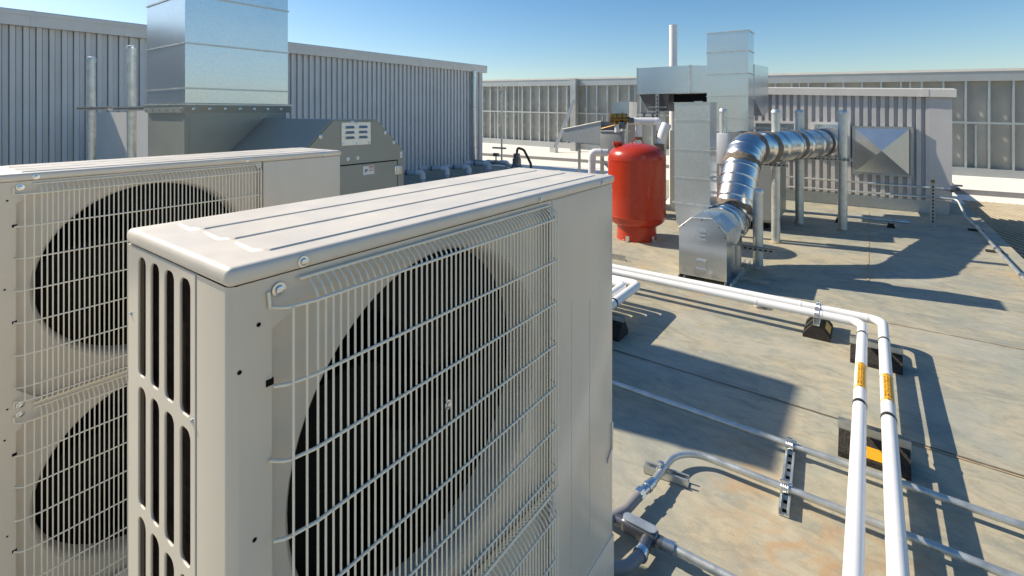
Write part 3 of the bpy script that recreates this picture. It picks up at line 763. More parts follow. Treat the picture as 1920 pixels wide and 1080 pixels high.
# knots: lower elbow, incline, upper elbow, run, wall elbow
k1, k2 = SC[1], SC[11]; k3, k4 = SC[12], SC[22]; k5, k6 = SC[23], SC[33]
duct('lower_elbow', 0, k2 + .04, ribs=[k1 + (k2 - k1) * q for q in (.1, .5, .9)])
duct('inclined_pipe', k2 + .041, k3 - .02, ribs=[k2 + (k3 - k2) * q for q in (.22, .42, .62, .82)])
duct('upper_elbow', k3 - .019, k4 + .02, ribs=[k3 + (k4 - k3) * q for q in (.12, .37, .62, .87)])
duct('level_pipe', k4 + .021, k5 - .02, ribs=[k4 + (k5 - k4) * q for q in (.12, .30, .48, .66, .84)])
duct('wall_elbow', k5 - .019, k6 + .02, ribs=[k5 + (k6 - k5) * q for q in (.1, .3, .5, .7, .9)])
duct('wall_pipe', k6 + .021, LT - .02)
def sband(d0, d1):
    n = 8; sgn = 40; vs = []; pts = [at(d0 + (d1 - d0) * k / n) for k in range(n + 1)]
    mb = MB().tube(pts, RD + .007, sgn, False, [RD + (.001 if k in (0, n) else .007) for k in range(n + 1)])
    tan = (pts[-1] - pts[0]).normalized()
    wob = [random.uniform(-.022, .022) for _ in range(sgn)]
    for i in range(len(mb.v)):
        ring, q = divmod(i, sgn); e = (ring / n - .5) * 2; w = (wob[q] + wob[(q + 1) % sgn] + wob[q - 1]) / 3
        mb.v[i] = tuple(Vector(mb.v[i]) + tan * w * e)
    T.part('sealant_band', mb, M['sealant'], smooth=60)
for (q, w) in ((k2 + .03, .045), (k2 - .13, .02), (k3 - .03, .045), (k4 - .02, .05), (k4 + .16 * (k5 - k4), .075), (k4 + .55 * (k5 - k4), .06), (k5 - .02, .055), (k6 - .02, .03)): sband(q - w, q + w)
T.part('wall_collar', MB().lathe([(.20, 10.86), (.27, 10.862), (.27, 10.885), (.20, 10.887)], (-.60, 0, 1.245), 40, 'y'), M['galv2'])

# ------------------------------------------------------------------ air handler with its tall and level ducts
T = Thing('air_handler', 'tall square galvanised duct with side branches rising from a grey cabinet by the penthouse', 'duct', (-1.8, 8.4, 0))
cabp = [(7.8, .13), (9.0, .13), (9.0, 1.42), (8.15, 1.42), (7.8, 1.12)]
T.part('cabinet', MB().prism([(-2.6, .13), (-1.10, .13), (-1.10, .95), (-1.35, 1.26), (-1.62, 1.43), (-2.6, 1.43)], 'y', 7.85, 9.0), M['olive'], smooth=0)
T.part('front_panel', MB().prism([(-2.55, .17), (-1.125, .17), (-1.125, .94), (-1.365, 1.235), (-1.63, 1.40), (-2.55, 1.40)], 'y', 7.83, 7.849), M['boxgrey'], smooth=0)
T.part('skid', MB().box(-2.5, -1.2, 7.95, 8.05, .03, .129).box(-2.5, -1.2, 8.8, 8.9, .03, .129), M['black'])
tx0, tx1, ty0, ty1 = -2.12, -1.51, 8.2, 8.64
zs = [1.44, 1.655, 2.01, 2.38, 2.74, 2.90 + .07]
zs = [1.44, 1.63, 1.98, 2.33, 2.68, 2.99]
for i in range(5):
    mb = MB(); mb.box(tx0, tx1, ty0, ty1, zs[i] + .001, zs[i + 1] - .014)
    sec = T.part('duct_section', mb, M['galv'], smooth=0)
    T.part('seam', MB().box(tx0 - .010, tx1 + .010, ty0 - .010, ty1 + .010, zs[i + 1] - .0135, zs[i + 1] + .0005), M['zinc'], sec, smooth=0)
T.part('flange', MB().box(tx0 - .04, tx1 + .03, ty0 - .04, ty1 + .04, 1.4305, 1.4395), M['zinc'])
# level branch to the left, with hopper below
T.part('level_duct', MB().box(-3.31, -2.405, 8.25, 8.75, 2.045, 2.495), M['galv'], smooth=0)
T.part('duct_frame', MB().box(-3.318, -3.3105, 8.244, 8.756, 2.036, 2.503).box(-3.309, -2.13, 8.244, 8.249, 2.036, 2.044).box(-2.415, -2.3855, 8.242, 8.758, 2.0445, 2.503), M['zinc'])
T.part('duct_reducer', MB().add([(-2.385, 8.25, 2.045), (-2.385, 8.75, 2.045), (-2.385, 8.75, 2.53), (-2.385, 8.25, 2.495), (-2.122, 8.25, 2.045), (-2.122, 8.62, 2.045), (-2.122, 8.62, 2.50), (-2.122, 8.25, 2.47)], [(0, 1, 5, 4), (1, 2, 6, 5), (2, 3, 7, 6), (3, 0, 4, 7), (3, 2, 1, 0), (4, 5, 6, 7)]), M['galv'], smooth=0)
hp = MB(); hp.add([(-3.28, 8.27, 2.034), (-2.75, 8.27, 2.034), (-2.75, 8.73, 2.034), (-3.28, 8.73, 2.034), (-3.13, 8.33, 1.74), (-2.80, 8.33, 1.74), (-2.80, 8.7, 1.74), (-3.13, 8.7, 1.74)],
                  [(0, 1, 5, 4), (1, 2, 6, 5), (2, 3, 7, 6), (3, 0, 4, 7), (4, 5, 6, 7)])
hop = T.part('hopper', hp, M['cast'], smooth=0)
T.part('hopper_lip', MB().box(-3.15, -2.78, 8.31, 8.328, 1.722, 1.745).box(-3.12, -2.80, 8.302, 8.318, 1.80, 1.82), M['zincdark'], hop)
T.part('blower', MB().box(-2.70, -2.13, 8.35, 8.7, 1.86, 2.03).box(-2.60, -2.2, 8.40, 8.66, 1.4, 1.858), M['black'])
T.part('rating_plate', MB().box(-2.36, -2.22, 8.342, 8.349, 1.88, 1.905), M['zinc'])
# branch at the back right
mb = MB(); mb.prism([(8.645, 2.49), (9.95, 2.545), (9.95, 1.72), (9.35, 1.66), (8.645, 1.93)], 'x', -2.0, -1.50)
T.part('side_branch', mb, M['galv'], smooth=0)
fl = MB(); fl.box(-1.95, -1.15, 9.05, 9.75, 1.44, 1.455)
T.part('top_pan', fl, M['galv2'])
# perforated support channel
T = Thing('strut_upright', 'tall perforated strut upright supporting the level duct beside the white flue', 'post', (-2.92, 8.15, 0))
s_ = MB(); s_.box(-2.945, -2.895, 8.16, 8.163, 0, 2.035); s_.box(-2.945, -2.942, 8.1632, 8.20, 0, 2.035); s_.box(-2.898, -2.895, 8.1632, 8.20, 0, 2.035)
T.part('channel', s_, M['zincdark'])
h_ = MB()
for k in range(30): h_.box(-2.93, -2.91, 8.1590, 8.1596, .1 + k * .064, .14 + k * .064)
T.part('slot', h_, M['black'])
T = Thing('strut_upright', 'plain strut upright left of the white flue under the level duct', 'post', (-3.02, 8.75, 0))
T.part('channel', MB().box(-3.03, -2.99, 8.78, 8.82, 0, 1.735), M['galvdark'])
# white flue
T = Thing('flue_pipe', 'tall white flue pipe rising behind the level duct against the sky', 'pipe', (-3.0, 9.25, 0))
T.part('pipe', MB().tube([(-3.0, 9.25, 0), (-3.0, 9.25, 3.36)], .072, 24), M['hotpipe'])
T.part('rim', MB().lathe([(.066, 3.35), (.066, 3.364), (.074, 3.364), (.074, 3.33)], (-3.0, 9.25, 0), 24), M['hotpipe'])
T.part('collar', MB().lathe([(.14, .0), (.12, .05), (.075, .10)], (-3.0, 9.25, 0), 24), M['membrane'])

# ------------------------------------------------------------------ red tank
tx, ty = -2.587, 6.427
T = Thing('pressure_tank', 'glossy red upright pressure tank on a short round skirt', 'tank', (tx, ty, 0))
pr = [(0, 1.297), (.08, 1.294), (.16, 1.283), (.24, 1.262), (.31, 1.228), (.352, 1.19), (.376, 1.145), (.385, 1.095), (.385, 1.09), (.388, 1.088), (.388, 1.07), (.385, 1.068), (.385, .335), (.388, .333), (.388, .318), (.384, .315), (.375, .27), (.35, .235), (.30, .20), (.24, .185), (.2, .18)]
sh = T.part('shell', MB().lathe(pr, (tx, ty, 0), 64), M['red'], smooth=50)
T.part('skirt', MB().lathe([(.262, .24), (.262, .012), (.268, .010), (.268, .0), (.255, 0)], (tx, ty, 0), 48), M['red'])
lr = MB(); c0 = Vector((tx + .02, ty - .02, 1.285))
lr.tube([c0 + Vector((.075 * math.cos(R(a)) * c, .075 * math.cos(R(a)) * s, .085 * math.sin(R(a)))) for a in range(0, 181, 12) for c, s in ((.807, .59),)], .008, 8)
T.part('lifting_ring', lr, M['red'], sh)
nz = MB(); nz.lathe([(.035, 1.20), (.035, 1.285), (.042, 1.287), (.042, 1.305), (.03, 1.315), (.0, 1.316)], (tx - .215, ty - .16, 0), 16); nz.cyl((tx - .26, ty - .19, 1.29), (tx - .16, ty - .12, 1.29), .03, 12)
T.part('air_nozzle', nz, M['red'], sh)
for a in (-93, -18, 80, 170):
    d = Vector((math.cos(R(a)), math.sin(R(a)), 0)); p = Vector((tx, ty, 0)) + d * .275; e = Vector((-d.y, d.x, 0))
    cl = MB(); q = [p + e * .025, p - e * .025, p - e * .025 + d * .045, p + e * .025 + d * .045]
    cl.add([(v.x, v.y, z) for z in (0.001, .008) for v in q] , [(0, 1, 2, 3), (4, 5, 6, 7), (0, 1, 5, 4), (1, 2, 6, 5), (2, 3, 7, 6), (3, 0, 4, 7)])
    cl.add([(v.x, v.y, z) for z in (.009, .075) for v in [p + e * .025, p - e * .025, p - e * .025 + d * .006, p + e * .025 + d * .006]], [(0, 1, 2, 3), (4, 5, 6, 7), (0, 1, 5, 4), (1, 2, 6, 5), (2, 3, 7, 6), (3, 0, 4, 7)])
    cl.cyl(p + d * .025 + Vector((0, 0, .01)), p + d * .025 + Vector((0, 0, .03)), .011, 8)
    T.part('anchor_clip', cl, M['zinc'])

# ------------------------------------------------------------------ long insulated pipes across the deck
def ins_pipe(name, pts, r, label, group, fil, labels=(), bands=(), seams=()):
    T = Thing(name, label, 'pipe', (pts[0][0], pts[0][1], 0), group)
    pp = fillet(pts, fil, 8)
    t = T.part('jacket', MB().tube(pp, r, 22), M['white'])
    for (x, y, z, ax, m, w, rr) in bands:
        d = Vector((1, 0, 0)) if ax == 'x' else Vector((0, 1, 0)); c = Vector((x, y, z))
        n = 10
        mb = MB().tube([c - d * w, c - d * w * .6, c + d * w * .6, c + d * w], r * rr, 22, True, [r * 1.005, r * rr, r * rr, r * 1.005])
        T.part('jacket_joint' if m == 'white' else 'pipe_band', mb, M[m], t)
    for (x, y0, y1, z) in labels:
        rr = r * 1.025; mb = MB(); vs = []
        a0, a1, n = 35, 122, 10
        for yv in (y0, y1):
            for k in range(n + 1):
                w = R(a0 + (a1 - a0) * k / n); vs.append((x + rr * math.cos(w), yv, z + rr * math.sin(w)))
        mb.add(vs, [(k, k + 1, n + 1 + k + 1, n + 1 + k) for k in range(n)])
        for yv in (y0 - .014, y1): mb.tube([(x, yv, z), (x, yv + .014, z)], rr, 22, False)
        lb = T.part('pipe_marker', mb, M['yellow'], t, label='amber pipe marker with dark lettering')
        ink = MB(); rr2 = r * 1.04
        def dash(a, b, ya, yb):
            k = 3; v = []
            for yv in (ya, yb):
                for q in range(k + 1):
                    w = R(a + (b - a) * q / k); v.append((x + rr2 * math.cos(w), yv, z + rr2 * math.sin(w)))
            ink.add(v, [(q, q + 1, k + 1 + q + 1, k + 1 + q) for q in range(k)])
        rnd = random.Random(3)
        for (aa, hgt) in ((98, 16), (76, 13), (58, 9)):
            yv = y0 + .02
            while yv < y1 - .025:
                w = rnd.uniform(.008, .016); 
                dash(aa, aa + hgt, yv, yv + .0045); 
                if rnd.random() < .8: dash(aa + rnd.choice((0, hgt * .4, hgt * .8)), aa + rnd.choice((.2, .5, 1)) * hgt + 2, yv, yv + w * .8)
                yv += w + .004
        for yv in (y0 - .012, y1 + .002): dash(72, 92, yv, yv + .011)
        T.part('lettering', ink, M['ink'], t)
    return T
pz = .178
G1 = 'long white insulated pipes'
ins_pipe('insulated_pipe', [(-4.2, 4.40, pz), (-.045, 4.40, pz), (-.045, -3.0, pz)], .0305, 'inner white pipe of the long pair, left one between the amber markers', G1, .075,
         labels=[(-.045, 3.33, 3.62, pz)], bands=[(-.045, 4.16, pz, 'y', 'band', .014, 1.06), (-.045, 3.16, pz, 'y', 'band', .016, 1.08), (-.045, 2.30, pz, 'y', 'white', .012, 1.03), (-.75, 4.40, pz, 'x', 'white', .012, 1.04), (-.30, 4.40, pz, 'x', 'white', .01, 1.05)])
ins_pipe('insulated_pipe', [(-4.2, 4.53, pz), (.075, 4.53, pz), (.075, -3.0, pz)], .0315, 'outer white pipe of the long pair, right one between the amber markers', G1, .08,
         labels=[(.075, 3.26, 3.55, pz)], bands=[(.075, 4.13, pz, 'y', 'band', .014, 1.06), (.075, 3.10, pz, 'y', 'band', .016, 1.08), (.075, 2.22, pz, 'y', 'white', .012, 1.03), (-.02, 4.53, pz, 'x', 'white', .012, 1.04), (-.45, 4.53, pz, 'x', 'white', .01, 1.05)])
# rubber block supports
def block(cx, cy, along, length, label, wide=.18, h=.105, clamps=(), stripe=None, group='rubber pipe supports'):
    T = Thing('pipe_support', label, 'pipe support', (cx, cy, 0), group)
    w = wide / 2; L = length / 2
    pr = [(-w, 0), (w, 0), (w, .025), (w * .30, h), (-w * .30, h), (-w, .025)]
    pr2 = [(cy + a, b) if along == 'x' else (cx + a, b) for a, b in pr]
    c = cx if along == 'x' else cy
    T.part('rubber_base', MB().prism(pr2, along, c - L, c + L), M['rubber'], smooth=0)
    st = MB(); s_ = .0205
    def bx(a0, a1, b0, b1, z0, z1):
        if along == 'x': st.box(a0, a1, b0, b1, z0, z1)
        else: st.box(b0, b1, a0, a1, z0, z1)
    o = cy if along == 'x' else cx
    e = L + .004
    bx(c - e, c + e, o - s_, o + s_, h + .001, h + .004); bx(c - e, c + e, o - s_, o - s_ + .003, h + .0042, h + .040); bx(c - e, c + e, o + s_ - .003, o + s_, h + .0042, h + .040)
    ch = T.part('strut_channel', st, M['zinc'])
    if stripe:
        a0, a1, sg = stripe; q = MB(); vs = []
        for a in (a0, a1):
            for t in (.12, .62):
                u = w * 1.0 + (w * .30 - w) * t; z = .025 + (h - .025) * t
                u = (u + .0015) * sg; z += .0012
                vs.append((a, o + u, z) if along == 'x' else (o + u, a, z))
        q.add(vs, [(0, 1, 3, 2)]); T.part('reflector', q, M['yellow'])
    if clamps:
        k = MB()
        for (pc, r) in clamps:
            pts = []
            for a in range(-20, 201, 20):
                u = pc + r * 1.05 * math.cos(R(a)); z = pz + r * 1.05 * math.sin(R(a)); pts.append((o, u, z) if along == 'y' else (u, o, z))
            for off in (-.012, -.004, .004, .012):
                k.tube([(p[0] + (off if along == 'y' else 0), p[1] + (0 if along == 'y' else off), p[2]) for p in pts], .0045, 6)
            k.box(o - .012, o + .012, pc - .008, pc + .008, pz + r * 1.02, pz + r * 1.02 + .022) if along == 'y' else None
        T.part('pipe_clamp', k, M['bolt'], ch)
    return T
block(-.33, 4.505, 'y', .31, 'rubber pipe support with shiny clamps and small amber patch, before the long pipes bend', clamps=((4.40, .031), (4.53, .032)), stripe=(4.42, 4.58, 1))
block(.03, 4.18, 'x', .285, 'rubber pipe support just past the bend of the long pipes, without amber patch')
block(.012, 3.03, 'x', .285, 'rubber pipe support with a wide amber stripe nearest the camera', stripe=(-.06, .11, -1))
block(-2.07, 4.475, 'y', .30, 'rubber pipe support of the long pipes half hidden by the foreground condenser')
block(-1.70, 3.52, 'x', .36, 'rubber pipe support under the four bent pipes beside the foreground condenser', h=.12)
# four bent pipes by the condenser
G2 = 'four bent white pipes beside the foreground condenser'
for k, nm in enumerate(('outermost', 'second from the outside', 'third from the outside', 'innermost')):
    xo, yo = -1.64 - k * .092, 4.115 - k * .092
    ins_pipe('bent_pipe', [(-3.3, yo, .21), (xo, yo, .21), (xo, 2.25, .21), (xo - .05, 2.1, .02)], .037, f'white insulated bent pipe, {nm} of the four beside the foreground condenser', G2, .06, bands=[(xo, 3.60, .21, 'y', 'band', .013, 1.08)])
T = Thing('angle_rail', 'short grey angle rail behind the long white pipes near the red tank', 'rail', (-2.45, 5.35, 0))
T.part('rail', MB().box(-2.75, -2.28, 5.33, 5.335, 0, .06).box(-2.75, -2.28, 5.3352, 5.38, 0, .005), M['zincdark'])
T = Thing('spring_mount', 'tan rail with small isolator bolts and springs under the long white pipes', 'mount', (-1.4, 4.9, 0))
sm = MB(); sm.box(-1.75, -.55, 4.80, 4.85, .0, .008); T.part('rail', sm, M['jointtan'])
sm = MB()
for (x, y) in ((-1.62, 4.83), (-1.50, 4.86), (-1.33, 4.84)):
    sm.cyl((x, y, .008), (x, y, .07), .008, 8); sm.cyl((x, y, .03), (x, y, .04), .018, 8)
sm.tube([(-1.5, 4.86, .02), (-1.42, 4.84, .035), (-1.33, 4.84, .03)], .008, 6)
T.part('bolt', sm, M['cast'])
sm = MB()
for (x, y) in ((-1.33, 4.84), (-.80, 4.76)):
    for k in range(5): sm.lathe([(.028, .012 + k * .012), (.034, .016 + k * .012), (.028, .020 + k * .012)], (x, y, 0), 14)
T.part('spring', sm, M['zinc'])

# ------------------------------------------------------------------ electrical conduits in the foreground
cz = .052
T = conduit('deck_conduit', [(-2.4, 2.795, cz), (4.0, 2.83, cz)], .0155, M['zinc'], 'straight galvanised conduit running right across the deck under the long white pipes', cat='conduit')
T = Thing('bent_conduit', 'galvanised conduit with a sweeping bend joined to a grey flexible hose', 'conduit', (-.77, 2.3, 0))
T.part('tube', MB().tube(fillet([(-.79, 2.16, cz), (-.765, 2.465, cz), (4.0, 2.53, cz)], .15, 12), .0155, 14), M['zinc'])
cn = MB(); a, b = Vector((-.79, 2.165, cz)), Vector((-.81, 2.07, cz))
cn.tube([a, a.lerp(b, .15), a.lerp(b, .4), a.lerp(b, .42), a.lerp(b, .6), a.lerp(b, .62), b], .02, 14, True, [.018, .021, .021, .024, .024, .020, .021])
T.part('coupling', cn, M['bolt'])
n_ = MB(); n_.tube([b, b + (b - a).normalized() * .03], .026, 6); T.part('lock_nut', n_, M['bolt'])
T.part('flexible_hose', MB().tube(fillet([b, (-.83, 1.93, cz), (-.90, 1.74, .07), (-.96, 1.52, .16), (-.97, 1.40, .30)], .12, 8), .0215, 16), M['flex'])
# struts with clamps
def lying_strut(label, p0, p1, w, nslots, clamps=()):
    T = Thing('strut_channel', label, 'strut', ((p0[0] + p1[0]) / 2, (p0[1] + p1[1]) / 2, 0), 'strut channels lying on the deck')
    a, b = Vector((*p0, 0)), Vector((*p1, 0)); d = (b - a).normalized(); n = Vector((-d.y, d.x, 0))
    def bar(mb, s0, s1, n0, n1, z0, z1):
        q = [a + d * s0 + n * n0, a + d * s1 + n * n0, a + d * s1 + n * n1, a + d * s0 + n * n1]
        mb.add([(v.x, v.y, z) for z in (z0, z1) for v in q], [(3, 2, 1, 0), (4, 5, 6, 7), (0, 1, 5, 4), (1, 2, 6, 5), (2, 3, 7, 6), (3, 0, 4, 7)])
    L = (b - a).length; mb = MB()
    bar(mb, 0, L, -w, w, .004, .008); bar(mb, 0, L, -w, -w + .003, .0082, .036); bar(mb, 0, L, w - .003, w, .0082, .036)
    bar(mb, 0, L, -w + .0032, -w + .009, .033, .036); bar(mb, 0, L, w - .009, w - .0032, .033, .036)
    ch = T.part('channel', mb, M['zinc'])
    hs = MB()
    for k in range(nslots): s = L * (k + .5) / nslots; bar(hs, s - .011, s + .011, -.008, .008, .0081, .0086)
    T.part('slot', hs, M['black'], ch)
    for (x, y, ax) in clamps:
        k = MB()
        for off in (-.012, -.004, .004, .012):
            pts = []
            for an in range(-30, 211, 20):
                u = .018 * math.cos(R(an)); z = cz + .018 * math.sin(R(an))
                pts.append((x + off, y + u, z) if ax == 'x' else (x + u, y + off, z))
            k.tube(pts, .0042, 6)
        k.box(x - .012, x + .012, y - .007, y + .007, cz + .017, cz + .038, .002); k.cyl((x - .02, y, cz + .028), (x + .03, y, cz + .028), .004, 8)
        T.part('pipe_clamp', k, M['bolt'], ch)
    return T
lying_strut('slotted strut channel clamped across both deck conduits', (-.297, 2.36), (-.327, 2.87), .0205, 9, ((-.325, 2.80, 'x'), (-.305, 2.47, 'x')))
lying_strut('short strut channel under the sweeping conduit bend', (-.875, 2.272), (-.675, 2.30), .0205, 4, ((-.787, 2.255, 'y'),))
# junction body with its own conduit and hose
T = Thing('junction_fitting', 'dark grey oval conduit body with cover plate beside the foreground condenser', 'conduit fitting', (-.73, 1.87, 0))
lb = MB(); lb.box(-.815, -.665, 1.845, 1.897, .028, .085, .018, 4); lb.cyl((-.70, 1.86, .055), (-.70, 1.80, .05), .024, 14); lb.cyl((-.67, 1.87, .055), (-.645, 1.87, .055), .022, 14); lb.cyl((-.85, 1.87, .055), (-.81, 1.87, .055), .021, 14)
T.part('body', lb, M['cast'])
T.part('cover_plate', MB().prism([(a, b) for a, b in rrect(-.808, -.672, 1.85, 1.892, .02)], 'z', .0852, .090), M['zinc'])
T.part('fitting', MB().tube([(-.645, 1.87, .055), (-.62, 1.871, .055), (-.619, 1.871, .055), (-.60, 1.871, .055)], .02, 14, True, [.0215, .0215, .024, .024]), M['bolt'])
T.part('fitting', MB().tube([(-.70, 1.80, .05), (-.70, 1.785, .05), (-.70, 1.784, .05), (-.701, 1.772, .05)], .02, 14, True, [.025, .025, .028, .028]), M['bolt'])
T.part('tube', MB().tube([(-.60, 1.871, .055), (1.5, 1.90, .05)], .0165, 14), M['zinc'])
T.part('flexible_hose', MB().tube(fillet([(-.701, 1.775, .05), (-.72, 1.70, .05), (-.80, 1.62, .06), (-.90, 1.50, .12), (-.93, 1.39, .25)], .06, 8), .0215, 16), M['flex'])
T.part('flexible_hose', MB().tube(fillet([(-.85, 1.87, .055), (-1.0, 1.88, .055), (-1.3, 1.8, .05), (-1.6, 1.9, .05)], .06, 8), .0215, 16), M['flex'])

# ------------------------------------------------------------------ pipework behind the tank
T = Thing('control_box', 'grey electrical box on strut legs behind the red tank', 'box', (-3.65, 7.9, 0))
T.part('box', MB().box(-3.80, -3.40, 7.80, 8.12, .98, 1.375, .006), M['boxgrey'])
T.part('lid', MB().box(-3.815, -3.385, 7.79, 8.13, 1.376, 1.40, .004), M['boxgrey'])
for (x, y) in ((-3.78, 7.82), (-3.44, 7.82), (-3.44, 8.1)): T.part('leg', MB().box(x - .022, x + .022, y - .022, y + .022, 0, .979), M['zincdark'])
T.part('brace', MB().tube([(-3.78, 7.79, .90), (-3.2, 7.75, .42)], .03, 4), M['zincdark']); T.part('brace', MB().tube([(-3.78, 7.79, .42), (-3.3, 7.75, .05)], .03, 4), M['zincdark'])
T = Thing('intake_hood', 'wedge shaped galvanised hood sloping down to the left before the screen wall', 'duct', (-4.4, 8.4, 0))
T.part('hood', MB().add([(-4.78, 8.2, 1.16), (-3.98, 8.2, 1.13), (-3.98, 8.2, 1.55), (-4.78, 8.2, 1.39), (-4.78, 8.75, 1.16), (-3.98, 8.75, 1.13), (-3.98, 8.75, 1.55), (-4.78, 8.75, 1.39)], [(0, 1, 2, 3), (4, 5, 6, 7), (0, 1, 5, 4), (1, 2, 6, 5), (2, 3, 7, 6), (3, 0, 4, 7)]), M['galvdark'], smooth=0)
T.part('rim', MB().tube([(-4.79, 8.195, 1.392), (-3.98, 8.195, 1.553)], .011, 6), M['copingw'])
T.part('back_box', MB().box(-3.975, -3.55, 8.22, 8.75, 1.16, 1.55), M['cast'])
T.part('rim', MB().tube([(-3.97, 8.2, 1.42), (-3.55, 8.2, 1.53)], .012, 6), M['brass'])
for x in (-4.6, -4.1, -3.7): T.part('leg', MB().box(x - .02, x + .02, 8.5, 8.54, 0, 1.14), M['zincdark'])
T = Thing('vent_duct', 'small square galvanised duct with pale lit side above the brass valve', 'duct', (-4.0, 9.6, 0))
T.part('duct_section', MB().box(-4.25, -3.90, 9.3, 9.7, .8, 1.74), M['galv'], smooth=0)
T.part('duct_section', MB().box(-4.255, -3.895, 9.295, 9.705, 1.743, 1.93), M['galv'], smooth=0)
T.part('leg', MB().box(-4.2, -4.15, 9.4, 9.45, 0, .799), M['zincdark'])
T = Thing('brass_valve', 'brass backflow valve on grey pipe above the control box', 'valve', (-3.45, 7.78, 0))
vx, vy, vz = -3.45, 7.78, 1.60
bv = MB()
for (dx_, r) in ((-.085, .055), (.0, .05), (.085, .055)):
    bv.lathe([(0, .10), (r * 1.1, .10), (r * 1.15, .085), (r * 1.15, .03), (r * .8, .02), (r * .8, -.03), (r, -.04), (r, -.08), (0, -.08)], (vx + dx_ * .8, vy + dx_ * .6, vz), 14)
bv.cyl((vx - .12, vy - .09, vz), (vx + .15, vy + .11, vz), .045, 12); T.part('body', bv, M['brass'])
bv = MB(); bv.cyl((vx - .02, vy, vz - .08), (vx - .02, vy, vz - .22), .05, 14); T.part('pipe', bv, M['pvc'])
bv = MB(); bv.box(vx - .05, vx + .12, vy - .03, vy + .06, vz - .16, vz - .04, .01); T.part('bonnet', bv, M['cast'])
bv = MB(); bv.cyl((vx + .05, vy + .04, vz - .1), (vx + .05, vy + .04, vz + .12), .014, 8); bv.cyl((vx + .13, vy + .1, vz - .02), (vx + .2, vy + .15, vz - .02), .05, 10); T.part('stem', bv, M['cast'])
T = Thing('supply_pipe', 'white and grey pipe tee with elbows running right from the brass valve', 'pipe', (-3.1, 8.0, 0))
T.part('elbow', MB().tube([(-3.36, 7.93, 1.57), (-3.16, 8.02, 1.57)], .058, 16), M['white'])
T.part('pipe', MB().tube([(-3.16, 8.02, 1.57), (-2.93, 8.08, 1.57)], .062, 16), M['pvc'])
T.part('end_cap', MB().tube(fillet([(-2.93, 8.08, 1.57), (-2.86, 8.10, 1.57), (-2.86, 8.13, 1.42)], .06, 5), .066, 16), M['white'])
v = T.part('riser', MB().tube([(-3.20, 8.05, 1.54), (-3.20, 8.05, 0)], .058, 16), M['white'])
T.part('marking', MB().tube([(-3.20, 8.05, 1.30), (-3.20, 8.05, 1.25)], .0595, 16, False), M['green'], v)
T.part('riser', MB().tube([(-3.42, 7.95, 1.52), (-3.42, 7.95, 0)], .06, 16), M['zinc'])
vt = MB()
for x in (-3.12, -2.97): vt.cyl((x, 8.08, 1.62), (x, 8.08, 1.70), .022, 8); vt.box(x - .06, x + .05, 8.06, 8.10, 1.70, 1.715)
T.part('bleed_valve', vt, M['cast'])
T = Thing('flex_vent', 'white flexible vent hose with silver rings hanging beside the strut upright', 'hose', (-2.75, 7.6, 0))
pts = fillet([(-2.74, 8.10, 1.52), (-2.78, 8.03, 1.36), (-2.82, 8.0, .9), (-2.82, 8.0, 0)], .3, 12); n_ = 70; Pl = pts; sc = cum(Pl); 
def atl(d):
    for i in range(1, len(Pl)):
        if sc[i] >= d or i == len(Pl) - 1: return Pl[i - 1].lerp(Pl[i], (d - sc[i - 1]) / max(1e-6, sc[i] - sc[i - 1]))
T.part('hose', MB().tube([atl(sc[-1] * k / n_) for k in range(n_ + 1)], .08, 18, True, [.08 + .006 * (k % 2) for k in range(n_ + 1)]), M['white'])
T.part('wrap', MB().tube([(-2.81, 8.005, 1.20), (-2.815, 8.0, 1.06)], .089, 18), M['sealant'])
T = Thing('drain_pipe', 'white bent drain pipe with an elbow left of the control box', 'pipe', (-3.9, 7.6, 0))
T.part('pipe', MB().tube(fillet([(-3.62, 7.72, 1.03), (-3.86, 7.6, 1.03), (-3.86, 7.6, .42), (-4.15, 7.35, .42), (-4.2, 7.2, 0.02)], .09, 7), .062, 16), M['pvc'])
T.part('elbow', MB().tube(fillet([(-3.72, 7.665, 1.03), (-3.86, 7.6, 1.03), (-3.86, 7.6, .90)], .08, 7), .068, 16), M['white'])
T.part('elbow', MB().tube(fillet([(-4.02, 7.455, .42), (-4.15, 7.35, .42), (-4.185, 7.25, .25)], .08, 7), .068, 16), M['white'])
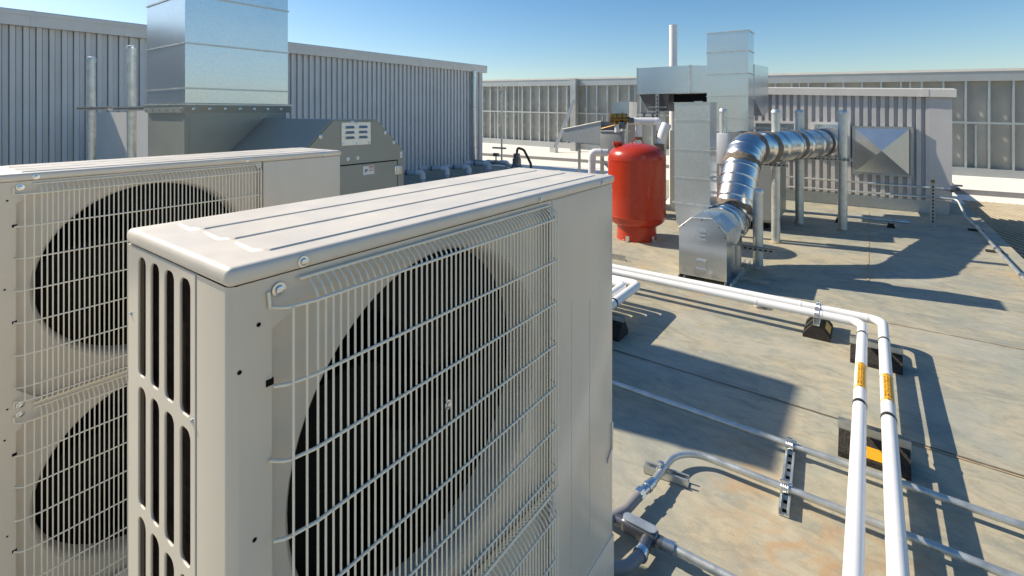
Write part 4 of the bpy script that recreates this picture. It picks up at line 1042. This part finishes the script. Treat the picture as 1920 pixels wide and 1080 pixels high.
# low water pipes by the left wall
G3 = 'low pipe loops by the corrugated wall'
for k, (u0, lab) in enumerate(((0, 'nearest low blue-grey pipe loop with white elbows along the corrugated wall'), (1, 'second low blue-grey pipe loop along the corrugated wall'), (2, 'third low blue-grey pipe loop, counted from the olive housing'), (3, 'fourth low blue-grey pipe loop, near the downspout'), (4, 'farthest low pipe loop, at the foot of the downspout'))):
    y = 8.05 + k * .78; x0, x1 = -9.25 + k * .05, -8.62 + k * .05; z = .27 + .03 * (k % 2)
    T = Thing('pipe_loop', lab, 'pipe', ((x0 + x1) / 2, y, 0), G3)
    T.part('pipe', MB().tube(fillet([(x0, y - .12, 0), (x0, y - .12, z), (x1, y + .12, z), (x1, y + .12, 0)], .10, 6), .062, 14), M['pvcblue'])
    e = MB(); e.tube(fillet([(x0, y - .12, z - .14), (x0, y - .12, z), (x0 + .14, y - .07, z)], .09, 6), .07, 14); T.part('elbow', e, M['pvc'])
    e = MB(); e.tube(fillet([(x1 - .14, y + .07, z), (x1, y + .12, z), (x1, y + .12, z - .14)], .09, 6), .07, 14); T.part('elbow', e, M['pvc'])
    e = MB(); e.tube([(x0 + .22, y - .04, z), (x0 + .27, y - .02, z)], .066, 14); T.part('coupling', e, M['cast'])
# gas pipe with valves behind the foreground condenser
T = Thing('gas_pipe', 'dark gas pipe with a yellow handled valve low behind the foreground condenser', 'pipe', (-6.6, 9.6, 0))
T.part('pipe', MB().tube(fillet([(-9.6, 11.2, .28), (-8.2, 10.9, .28), (-6.6, 9.75, .22), (-5.5, 9.35, .42), (-5.5, 9.35, 0)], .06, 6), .03, 12), M['zincdark'])
T.part('valve_handle', MB().tube([(-6.25, 9.62, .31), (-5.85, 9.48, .38)], .026, 8), M['yellow'])
T.part('valve_body', MB().lathe([(0, .2), (.06, .2), (.07, .25), (.05, .33), (0, .34)], (-6.35, 9.66, 0), 14), M['cast'])
vb = MB(); vb.cyl((-8.6, 10.98, .25), (-8.6, 10.98, .50), .02, 8); vb.box(-8.68, -8.52, 10.93, 11.03, .47, .56, .01); T.part('gauge', vb, M['cast'])
T.part('sagging_hose', MB().tube(fillet([(-7.1, 10.0, .05), (-6.95, 9.9, .2), (-6.7, 9.8, .22), (-6.5, 9.7, .05)], .08, 6), .02, 10), M['band'])
T = Thing('roof_boot', 'grey cone roof boot with a black cable looping from its top', 'vent', (-7.6, 10.6, 0))
T.part('cone', MB().lathe([(.30, 0), (.26, .05), (.13, .30), (.115, .34), (.115, .48), (.09, .50), (.09, .62), (0, .62)], (-7.6, 10.6, 0), 20), M['cast'])
T.part('cable', MB().tube(fillet([(-7.6, 10.6, .60), (-7.58, 10.6, .78), (-7.3, 10.5, .74), (-7.05, 10.45, .40), (-7.0, 10.43, .05)], .14, 8), .032, 12), M['band'])
for o in list(S.objects):
    if '_local' in o: del o['_local']
